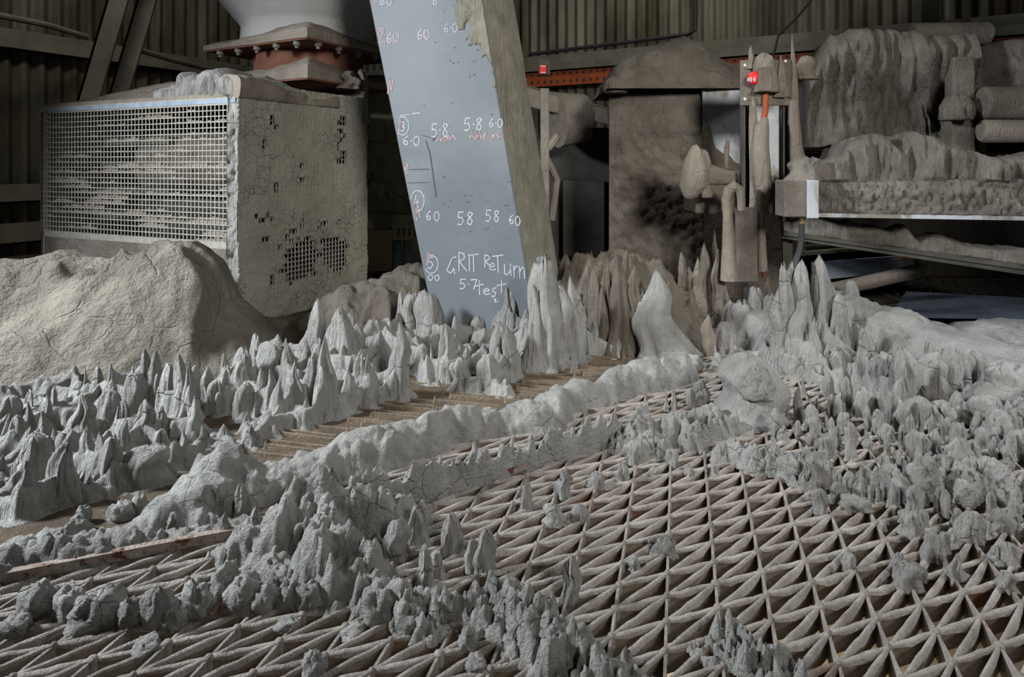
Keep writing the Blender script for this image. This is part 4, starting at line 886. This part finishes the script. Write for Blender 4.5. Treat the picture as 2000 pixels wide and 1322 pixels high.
# leaning angle beams by the left wall
for k, (xt, xb_, w) in enumerate([(206, 154, 40), (266, 212, 36)]):
    D1 = 3.05+.15*k; b = MB(); w_ = w/F*D1
    a, c = P(xb_-20, 250, D1), P(xt+40, -130, D1); dd = (c-a)/np.linalg.norm(c-a); sx = np.array([dd[2], 0, -dd[0]])*w_; sy = np.array([0, .012, 0]); sz = np.array([.0, .12, 0])
    b.hexa([a, a+sx, a+sx+sy, a+sy, c, c+sx, c+sx+sy, c+sy]); b.hexa([a, a+sx*.12, a+sx*.12+sz, a+sz, c, c+sx*.12, c+sx*.12+sz, c+sz])
    tag(b.build('steel_brace', M['beam']), ['left one of two leaning steel angle braces by the left wall', 'right one of two leaning steel angle braces by the left wall'][k], 'brace')
b = MB(); b.tube([P(265, 95, 3.6), P(330, 115, 3.9), P(420, 138, 4.3)], .018, 8); tag(b.build('pipe', M['beam'], None, True), 'thin pipe running along the left wall behind the braces', 'pipe')
b = MB(); b.tube([P(-40, 22, 3.0), P(90, 48, 3.3), P(170, 72, 3.6)], .016, 8); tag(b.build('pipe', M['beam'], None, True), 'thin pipe high on the left wall before the braces', 'pipe')

# ------------------------------------------------------------------ behind the chute
mv = thing('screen_box', 'dusty olive machine casing behind the chute and beside the mesh guard', 'machine', (-.5, 2.75, 0))
b = MB(); b.box(*sorted([(716-1000)/F*2.7, (840-1000)/F*2.7]), 2.7, 3.0, .22, .86); b.build('casing', M['yellow_dust'], mv, False, bevel=.01)
b = MB(); b.box((716-1000)/F*2.66, (830-1000)/F*2.66, 2.66, 2.7, .80, .87); b.build('top_rail', M['dust_warm'], mv, bevel=.008)
b = MB(); b.box((765-1000)/F*2.62, (830-1000)/F*2.62, 2.62, 2.7, .235, .285); b.build('ledge', M['yellow_dust'], mv)
b = MB()
for k in range(6): x = (770-1000+11*k)/F*2.62; b.box(x, x+.012, 2.62, 2.66, .20, .235)
b.build('fringe', M['yellow_dust'], mv)
b = MB(); b.tube([P(775, 470, 2.75), P(775, 560, 2.75)], .02, 10); b.tube([P(795, 470, 2.75), P(795, 560, 2.75)], .018, 10); b.build('legs', M['blue'], mv, True)
for k, (z0, z1, px0, px1, sd_) in enumerate([(.44, .60, 716, 800, 2), (.30, .43, 716, 770, 5)]):
    drape('dust_skin', ((px0-1000)/F*2.69, 2.69), ((px1-1000)/F*2.69, 2.69), z0, pl([0, 1], [z1, z1-.02]), .02, 'yellow_dust', mv, .02, 14, 10, sd_, .008, ragged=.01, bottomrag=.02)
dm = thing('blower', 'dark dust-covered blower in the gap between chute and cabinet', 'blower', (.2, 2.9, 0))
b = MB(); b.tube([P(1085, 235, 2.95), P(1140, 230, 3.0)], [.13, .11], 28); rough(b.build('motor_body', M['dust_warm'], dm, True), .01, 12, 3)
b = MB(); b.hexa([P(1010, 205, 2.9), P(1195, 245, 2.9), P(1195, 245, 3.3), P(1010, 205, 3.3), P(1010, 165, 2.9), P(1190, 215, 2.9), P(1190, 210, 3.3), P(1010, 160, 3.3)]); b.build('cover', M['dust_warm'], dm, bevel=.015)
b = MB(); b.box(P(1020, 0, 3.2)[0], P(1195, 0, 3.2)[0], 3.2, 3.5, 0, .68); b.box(P(1100, 0, 3.1)[0], P(1180, 0, 3.1)[0], 3.1, 3.2, .05, .42); b.build('base', M['dark_metal'], dm)
b = MB(); b.wallbox(P(1056, 0, 2.5)[:2], P(1073, 0, 2.5)[:2], 0, zat(172, 2.5), .03); o = b.build('post', M['crusted'], None, False, bevel=.004); tag(o, 'crusted steel post just right of the chute', 'post')
b = MB(); b.tube([P(1070, 290, 2.6), P(1090, 265, 2.6)], .016, 8); b.tube([P(1068, 310, 2.55), P(1080, 335, 2.55), P(1088, 350, 2.55), P(1078, 430, 2.55)], .014, 8); tag(b.build('hose', M['dust_warm'], None, True), 'dusty bent hose behind the crusted post', 'hose')
es = thing('alarm_button', 'small red sign on a bracket against the back wall, right of the chute', 'sign', P(1063, 140, 2.95))
b = MB(); b.box(P(1052, 0, 3.)[0], P(1074, 0, 3.)[0], 3.0, 3.05, zat(146, 3.), zat(116, 3.)); b.build('bracket', M['dark_metal'], es)
b = MB(); b.box(P(1054, 0, 2.99)[0], P(1067, 0, 2.99)[0], 2.988, 2.999, zat(144, 2.99), zat(127, 2.99)); b.build('sign_plate', M['sign_red'], es, bevel=.002)
b = MB(); 
for zq in (129, 141.5): b.box(P(1055.5, 0, 2.985)[0], P(1065.5, 0, 2.985)[0], 2.985, 2.989, zat(zq+.8, 2.985), zat(zq-.4, 2.985))
b.build('sign_marks', M['white'], es)
# orange perforated rail along the back wall
n_b = np.array([db[1], -db[0]]); ra, rc_ = corner+db*1.9+n_b*.16, corner+db*4.9+n_b*.16
orl = thing('cable_rail', 'orange perforated steel rail running along the back wall', 'rail', (*ra, .98))
b = MB(); zr = lambda p: 1.09
b.wallbox(ra, rc_, 1.055, 1.155, .03); b.build('channel', M['orange'], orl)
b = MB()
Lr = np.linalg.norm(rc_-ra)
for k in range(int(Lr/.05)):
    p = ra+db*k*.05-n_b*-.001
    for z in (1.075, 1.128): b.wallbox(p+n_b*.001, p+db*.014+n_b*.001, z, z+.02, .002)
b.build('slots', M['rubber'], orl)
b = MB(); b.wallbox(ra+n_b*.02, rc_+n_b*.02, 1.165, 1.215, .08); tag(b.build('wall_ledge', M['beam']), 'dusty steel ledge above the orange rail', 'ledge')
b = MB(); q = corner+db*1.9+n_b*.08; q2 = corner+db*3.05+n_b*.08; b.tube([(*q, 1.31), (*q2, 1.345), (*(q2+db*.05), 1.37), (*(q2+db*.06), 2.2)], .014, 8); tag(b.build('cable', M['rubber'], None, True), 'black cable running along the corrugated back wall', 'cable')
b = MB(); b.tube([P(1600, -20, 3.0), P(1560, 30, 3.0), P(1520, 70, 3.0), P(1508, 120, 2.9)], .006, 6); tag(b.build('cable', M['rubber'], None, True), 'thin black cable hanging from above the control panel', 'cable')
b = MB(); b.box(P(1800, 0, 3.3)[0], P(1835, 0, 3.3)[0], 3.3, 3.38, 0, 2.6); tag(b.build('wall_post', M['dark_metal']), 'dark steel post against the back wall at the right', 'post')

# ------------------------------------------------------------------ dusty cabinet
cb = thing('cabinet', 'tall dust-crusted steel cabinet right of the chute, dust heaped on its top', 'cabinet', (.6, 2.4, 0))
CA, CB_, CC = P(1190, 0, 2.45)[:2], P(1372, 0, 2.40)[:2], P(1572, 0, 2.34)[:2]
zc_ = zat(178, 2.45)
drape('crusted_face', CA, CB_, 0, pl([0, 1], [zc_, zc_]), .38, 'crusted', cb, .012, 40, 30, 2, .008, ragged=.003)
b = MB(); b.wallbox(CB_, CC, 0, zc_, .22); b.build('bare_face', M['bare_metal'], cb)
lo_d = drape('lower_dust', CB_-np.array([0, .006]), CC-np.array([0, .006]), .0, pl([0, .05, .12, .3, .5, .8, 1], [.62, .66, .55, .52, .44, .40, .42]), .008, 'crusted', cb, .006, 20, 8, 4, .008, ragged=.03)
hcap = MB()
def caphill():
    xs0, xs1 = CA[0]-.02, CC[0]-.02
    def fn(X, Y):
        px = 1000+F*X/2.5
        t = np.interp(px, [1180,1192,1200,1215,1260,1320,1345,1368,1385,1420,1460,1520,1575], [150,148,135,118,98,76,70,74,96,118,135,150,165])
        top = (H-(t-HZ)/F*2.5)-zc_
        yy = (Y-2.36)/.46; pr = np.clip(1-np.abs(2*yy-1)**2.4, 0, 1)**.7; ex = np.clip(np.minimum((X-xs0)/.03, (xs1-X)/.05), 0, 1)**.5
        z = top*pr*ex*(.9+.25*fbm(X*9, Y*9, 4))+(fbm(X*25, Y*25, 6)-.5)*.02*pr
        return np.where(pr*ex > 0.02, np.maximum(z, .004)+zc_, 0)
    return fn, xs0, xs1
fn, xs0, xs1 = caphill()
hfield('top_heap', xs0, xs1, 2.34, 2.84, .008, fn, 'dust_mound', cb, .3, zc_)['label'] = 'dust heap on top'
blob('corner_lump', P(1203, 0, 2.42)[0], 2.43, zat(182, 2.42), .05, .05, .045, 12, 'dust_mound', cb, .2)

# ------------------------------------------------------------------ control post with red button
Dq = 2.0
cs = thing('control_stand', 'dusty control panel stand with a red stop button before the cabinet', 'control stand', (*P(1500, 0, Dq)[:2], 0))
def bx(mb, x0, y0, x1, y1, D, t): mb.box(P(x0, 0, D)[0], P(x1, 0, D)[0], D, D+t, zat(y1, D), zat(y0, D))
b = MB(); bx(b, 1447, 117, 1546, 206, Dq, .012); b.build('mounting_plate', M['crusted'], cs, bevel=.003)
for k, x in enumerate((1452, 1529)):
    b = MB(); bx(b, x, 190, x+4, 430, Dq+.012, .03); bx(b, x+13, 190, x+19, 430, Dq+.012, .03); bx(b, x, 190, x+19, 640, Dq+.036, .006); b.build('slotted_post', M['dark_metal'], cs)
def coat(px0, py0, px1, py1, w0, w1, shape, seed, par, D=Dq, mat='dust_warm', nm='dust_coat', dep=.6):
    a, c = P(px0, py0, D), P(px1, py1, D); V, f = loft(a[0], D, a[2], c[0], D, c[2], w0/2/F*D, w0/2/F*D*dep, .1, seed, shape, flute=.10); return mesh(nm, V, f, M[mat], par, True)
coat(1558, 350, 1547, 72, 30, 0, 'tooth', 3, cs, Dq+.005); coat(1475, 420, 1470, 208, 22, 0, 'stump', 4, cs, Dq+.0)
coat(1467, 135, 1467, 88, 18, 0, 'tooth', 5, cs); coat(1495, 180, 1495, 108, 46, 0, 'stump', 6, cs, Dq-.02); coat(1528, 190, 1525, 108, 24, 0, 'tooth', 8, cs, Dq-.005); coat(1580, 155, 1575, 110, 40, 0, 'stump', 9, cs, Dq+.05)
b = MB(); bx(b, 1483, 130, 1510, 178, Dq-.05, .05); b.build('switch_box', M['crusted'], cs, bevel=.004)
def disc(px, py, D, prof, mat, name, par, seg=24):
    c = P(px, py, D); V = []; 
    for (r, dy) in prof: V += [(c[0]+r*math.cos(2*math.pi*k/seg), D+dy, c[2]+r*math.sin(2*math.pi*k/seg)) for k in range(seg)]
    n_ = len(prof); f = [(i*seg+k, i*seg+(k+1) % seg, (i+1)*seg+(k+1) % seg, (i+1)*seg+k) for i in range(n_-1) for k in range(seg)]+[tuple((n_-1)*seg+k for k in range(seg)), tuple(range(seg))[::-1]]
    return mesh(name, V, f, mat, par, True, 50)
rbut = disc(1467, 155, Dq, [(.010, 0), (.010, -.018), (.020, -.020), (.021, -.032), (.016, -.038), (.004, -.040)], M['red'], 'stop_button', cs); rbut['label'] = 'red mushroom stop button'
b = MB(); y_ = Dq-.0405
for x in (1460, 1471): bx(b, x, 152, x+1.2, 159, y_, .002); bx(b, x+3.5, 152, x+4.7, 159, y_, .002); bx(b, x, 155, x+4.7, 156, y_, .002)
bx(b, 1466.5, 150, 1468, 160, y_, .002); b.build('button_marking', M['white'], rbut)
for (x, y) in ((1455, 128), (1455, 194), (1534, 120), (1534, 190)): disc(x, y, Dq-.001, [(.006, .001), (.006, -.004), (.002, -.006)], M['bolt'], 'bolt', cs, 10)
# hanging cable
hc = thing('hanging_cable', 'orange cable thickly coated with dust hanging below the red button', 'cable', P(1490, 540, 1.96))
def vt(pts, rad, mat, name, par, D, seg=12, amp=0, seed=0):
    m_ = MB(); m_.tube([P(x, y, D) for x, y in pts], [r/F*D for r in rad], seg); o = m_.build(name, mat, par, True)
    if amp: rough(o, amp, 30, seed)
    return o
vt([(1496,180),(1495,215),(1490,240)], [5,6,6], M['orange'], 'cable', hc, 1.985)
vt([(1494,232),(1488,250),(1486,285),(1487,330),(1489,362),(1488,395),(1487,430),(1488,480),(1490,528)], [6,13,15,17,16,9,7,8,9], M['dust_warm'], 'dust_sleeve', hc, 1.98, 14, .006, 4)['label'] = 'thick dust sleeve around the cable'
vt([(1490,522),(1491,542)], [5,2.5], M['orange'], 'cable_tip', hc, 1.98)
# arm with knob, bent pipe, plate
ar = thing('gearbox', 'dusty box-shaped gearbox with a rounded knob in front of the cabinet', 'gearbox', P(1420, 420, 2.05))
b = MB(); bx(b, 1358, 352, 1535, 418, 2.08, .14); b.build('box', M['crusted'], ar, bevel=.006)
drape('dust_top', P(1358, 0, 2.075)[:2], P(1535, 0, 2.075)[:2], zat(360, 2.075), pl([0, .1, .3, .5, .8, 1], [zat(318, 2.07), zat(318, 2.07), zat(326, 2.07), zat(330, 2.07), zat(338, 2.07), zat(345, 2.07)]), .14, 'dust_warm', ar, .010, 14, 6, 3, .007, ragged=.006)
V, f = loft(P(1345, 0, 2.0)[0], 1.99, zat(388, 2.0), P(1360, 0, 2.0)[0], 2.01, zat(284, 2.0), .044, .036, 0, 4, 'drop', flute=.07); mesh('knob', V, f, M['dust_warm'], ar, True)
V, f = loft(P(1377, 0, 2.04)[0], 2.04, zat(385, 2.04), P(1374, 0, 2.04)[0], 2.04, zat(292, 2.0), .030, .03, 0, 9, 'finger'); mesh('collar', V, f, M['dust_warm'], ar, True)
vt([(1419,330),(1419,290),(1421,275)], [5,5,3], M['dust_warm'], 'pin', ar, 2.12)
bp = thing('bent_pipe', 'dust-coated pipe bent over like a hook below the gearbox', 'pipe', P(1425, 550, 1.93))
vt([(1424,548),(1424,480),(1421,420),(1419,390),(1424,372),(1434,365),(1444,372),(1447,390),(1447,410)], [17,12,10,10,11,12,11,9,7], M['dust_warm'], 'pipe', bp, 1.93, 14, .005, 2)
b = MB(); bx(b, 1439, 405, 1481, 552, 1.97, .02); tag(b.build('hanging_plate', M['crusted'], None, bevel=.004), 'flat dusty steel plate hanging behind the bent pipe', 'plate')

# ------------------------------------------------------------------ conveyor on the right
cv = thing('conveyor_beam', 'long dusty conveyor side beam running out of the photo at the right', 'conveyor', (1.2, 1.85, .35))
BA, BB = P(1590, 0, 1.85)[:2], P(2080, 0, 1.72)[:2]
z0_ = zat(424, 1.85)
b = MB(); b.wallbox(BA, BB, z0_, z0_+.012, .30, z0_+.0, z0_+.012); b.build('lower_flange', M['bare_metal'], cv)
drape('web', BA, BB, z0_+.012, pl([0, 1], [zat(352, 1.85), zat(352, 1.85)+.01]), .03, 'dust_drip', cv, .014, 60, 30, 3, .005, ragged=.003)
cr = drape('dust_crest', BA-np.array([.02, -.012]), BB+np.array([0, .012]), zat(356, 1.85), pl([0, .03, .08, .17, .2, .24, .30, .36, .40, .44, .50, .56, .62, .7, .8, .9, 1], [zat(q, 1.84) for q in (335,322,318,300,268,262,256,268,300,262,258,262,284,296,305,300,296)]), .30, 'dust_drip', cv, .032, 26, 5, 17, .005, ragged=.020)
cr['label'] = 'ragged dust crest hung with drips'
jb = thing('junction_box', 'small dusty square junction box at the near end of the conveyor beam', 'junction box', P(1560, 425, 1.80))
b = MB(); bx(b, 1533, 352, 1577, 424, 1.79, .07); b.build('box', M['crusted'], jb, bevel=.004)
b = MB(); bx(b, 1577, 352, 1600, 427, 1.785, .09); b.build('end_plate', M['bare_metal'], jb, bevel=.003)
V, f = loft(P(1565, 0, 1.83)[0], 1.83, zat(356, 1.83), P(1582, 0, 1.83)[0], 1.83, zat(308, 1.83), .036, .035, 0, 12, 'stump'); mesh('dust_cap', V, f, M['dust_drip'], jb, True)
vt([(1567,424),(1567,438)], [6,5], M['brass'], 'cable_gland', jb, 1.82)['label'] = 'brass cable gland'
b = MB(); b.tube([P(1566, 436, 1.82), P(1566, 460, 1.82), P(1562, 485, 1.82), P(1554, 510, 1.80), P(1548, 530, 1.78)], .008, 10); tag(b.build('black_hose', M['rubber'], None, True), 'black hose curving down from the brass gland of the junction box', 'hose')
# upper dust-hung housing
uh = thing('conveyor_housing', 'tall conveyor housing hung with dripping dust at the upper right', 'conveyor housing', (1.2, 2.2, .5))
UA, UB = P(1578, 0, 2.25)[:2], P(1902, 0, 2.12)[:2]
drape('dust_face', UA, UB, zat(285, 2.2), pl([0, .04, .08, .14, .22, .35, .5, .65, .8, .92, 1], [zat(q, 2.2) for q in (150,118,95,66,58,57,62,66,72,74,78)]), .5, 'dust_drip', uh, .05, 22, 4.5, 27, .006, ragged=.016, bottomrag=.008,
      bulge=lambda s, v: .05*math.exp(-((v-.85)/.25)**2)-.03*math.exp(-((v-.35)/.2)**2))
b = MB(); b.wallbox(UA+np.array([.02, .05]), UB+np.array([0, .05]), zat(292, 2.2), .85, .4); b.build('plate', M['dark_metal'], uh)
b = MB(); b.wallbox(P(1862, 0, 2.06)[:2], P(1906, 0, 2.05)[:2], zat(300, 2.05), zat(110, 2.05), .06); rough(b.build('end_post', M['crusted'], uh, False, bevel=.006), .004, 30, 4)
blob('lump', P(1868, 0, 2.02)[0], 2.02, zat(235, 2.02), .045, .045, .065, 55, 'dust_drip', uh, .35)
XA, XB = P(1904, 0, 2.15)[:2], P(2090, 0, 2.05)[:2]
xb = drape('side_box', XA, XB, zat(170, 2.1), pl([0, .2, .5, 1], [zat(q, 2.1) for q in (88, 74, 70, 72)]), .4, 'crusted', uh, .020, 24, 16, 6, .007, ragged=.006)
for k, (y0, r, mt) in enumerate([(202, .052, 'crusted'), (256, .036, 'dust_warm')]):
    b = MB(); a = P(1915, y0, 2.0); c = P(2100, y0, 1.95); b.tube([a, a*.97+c*.03, c], [r*.85, r, r], 24); o = b.build('roller', M[mt], None, True); rough(o, .006, 22, 5+k)
    tag(o, ['upper dusty conveyor roller below the boxy housing at the right edge', 'lower thinner dusty roller at the right edge of the conveyor'][k], 'roller')
b = MB(); a = P(1780, 66, 2.52); c = P(1925, 66, 2.48); b.tube([a, c], .045, 16); o = rough(b.build('dust_roll', M['dust_warm'], None, True), .015, 14, 9); tag(o, 'rounded dusty roll lying behind the top of the conveyor housing', 'dust roll')
# return plate, sloping down to the right
rp = thing('return_plate', 'sloping steel return plate with dust humps beneath the conveyor beam', 'plate', (1.2, 1.9, .25))
RA, RB = P(1530, 0, 2.0), P(2080, 0, 1.75)
za, zb2 = zat(452, 2.0), zat(528, 1.75)
b = MB(); b.wallbox(RA[:2], RB[:2], za-.012, za, .28, zb2-.014, zb2); b.wallbox(RA[:2]+np.array([0, .01]), RB[:2]+np.array([0, .01]), za-.022, za-.010, .2, zb2-.03, zb2-.016); b.build('plate', M['dark_metal'], rp)
zl = lambda s: za+(zb2-za)*s
drape('dust_humps', RA[:2], RB[:2], zl, (lambda s: zl(s)+float(np.interp(s, [0,.1,.2,.3,.42,.47,.52,.6,.68,.76,1], [.03,.05,.055,.05,.045,.065,.03,.05,.035,.04,.035]))), .22, 'dust_drip', rp, .014, 16, 8, 9, .006, ragged=.008)
# steel sheets below
b = MB(); b.hexa([P(1560, 500, 2.2), P(1800, 480, 2.3), P(1800, 470, 2.9), P(1560, 480, 2.9), P(1560, 494, 2.2), P(1800, 474, 2.3), P(1800, 466, 2.9), P(1560, 476, 2.9)]); tag(b.build('steel_sheet', M['yellow_dust']), 'dusty flat steel sheet in the shade under the return plate', 'sheet')
b = MB(); b.wallbox(P(1590, 0, 2.15)[:2], P(1765, 0, 2.25)[:2], zat(548, 2.15), zat(512, 2.15), .012, zat(530, 2.25), zat(500, 2.25)); tag(b.build('steel_sheet', M['blue']), 'bluish upright steel strip behind the peak of the spiny mound', 'sheet')
b = MB(); b.tube([P(1620, 566, 2.0), P(1700, 550, 2.05), P(1795, 528, 2.1), P(1800, 500, 2.1)], .022, 12); o = rough(b.build('dust_pipe', M['dust_warm'], None, True), .006, 24, 3); tag(o, 'dust-covered pipe behind the spiny mound, bending up at its right end', 'pipe')
b = MB(); b.tube([P(1745, 508, 2.22), P(1762, 505, 2.2), P(1768, 496, 2.2)], .004, 8); tag(b.build('orange_wire', M['orange'], None, True), 'short orange wire loop under the return plate', 'wire')
b = MB(); b.hexa([P(1740, 620, 1.95), P(2060, 625, 1.9), P(2060, 590, 2.15), P(1770, 575, 2.2), P(1740, 612, 1.95), P(2060, 617, 1.9), P(2060, 584, 2.15), P(1770, 569, 2.2)]); tag(b.build('steel_sheet', M['dark_blue']), 'bluish sloping steel sheet behind the long mound at the right', 'sheet')
b = MB(); rr = np.random.default_rng(5)
for j in range(9):
    for i in range(26):
        x, y = 1.45+i*.045+.02*(j % 2), 2.3+j*.05; b.wallbox((x, y), (x+.035, y+.018), .0, .012+.008*rr.random(), .006)
for j in range(9): b.wallbox((1.43, 2.3+j*.05), (2.64, 2.3+j*.05), 0, .006, .01)
b.wallbox((1.43, 2.3), (1.43, 2.72), 0, .006, .01); b.wallbox((2.64, 2.3), (2.64, 2.72), 0, .006, .01)
tag(b.build('far_grating', M['dark_metal']), 'dark clogged grating in the shade under the conveyor at the right', 'grating')
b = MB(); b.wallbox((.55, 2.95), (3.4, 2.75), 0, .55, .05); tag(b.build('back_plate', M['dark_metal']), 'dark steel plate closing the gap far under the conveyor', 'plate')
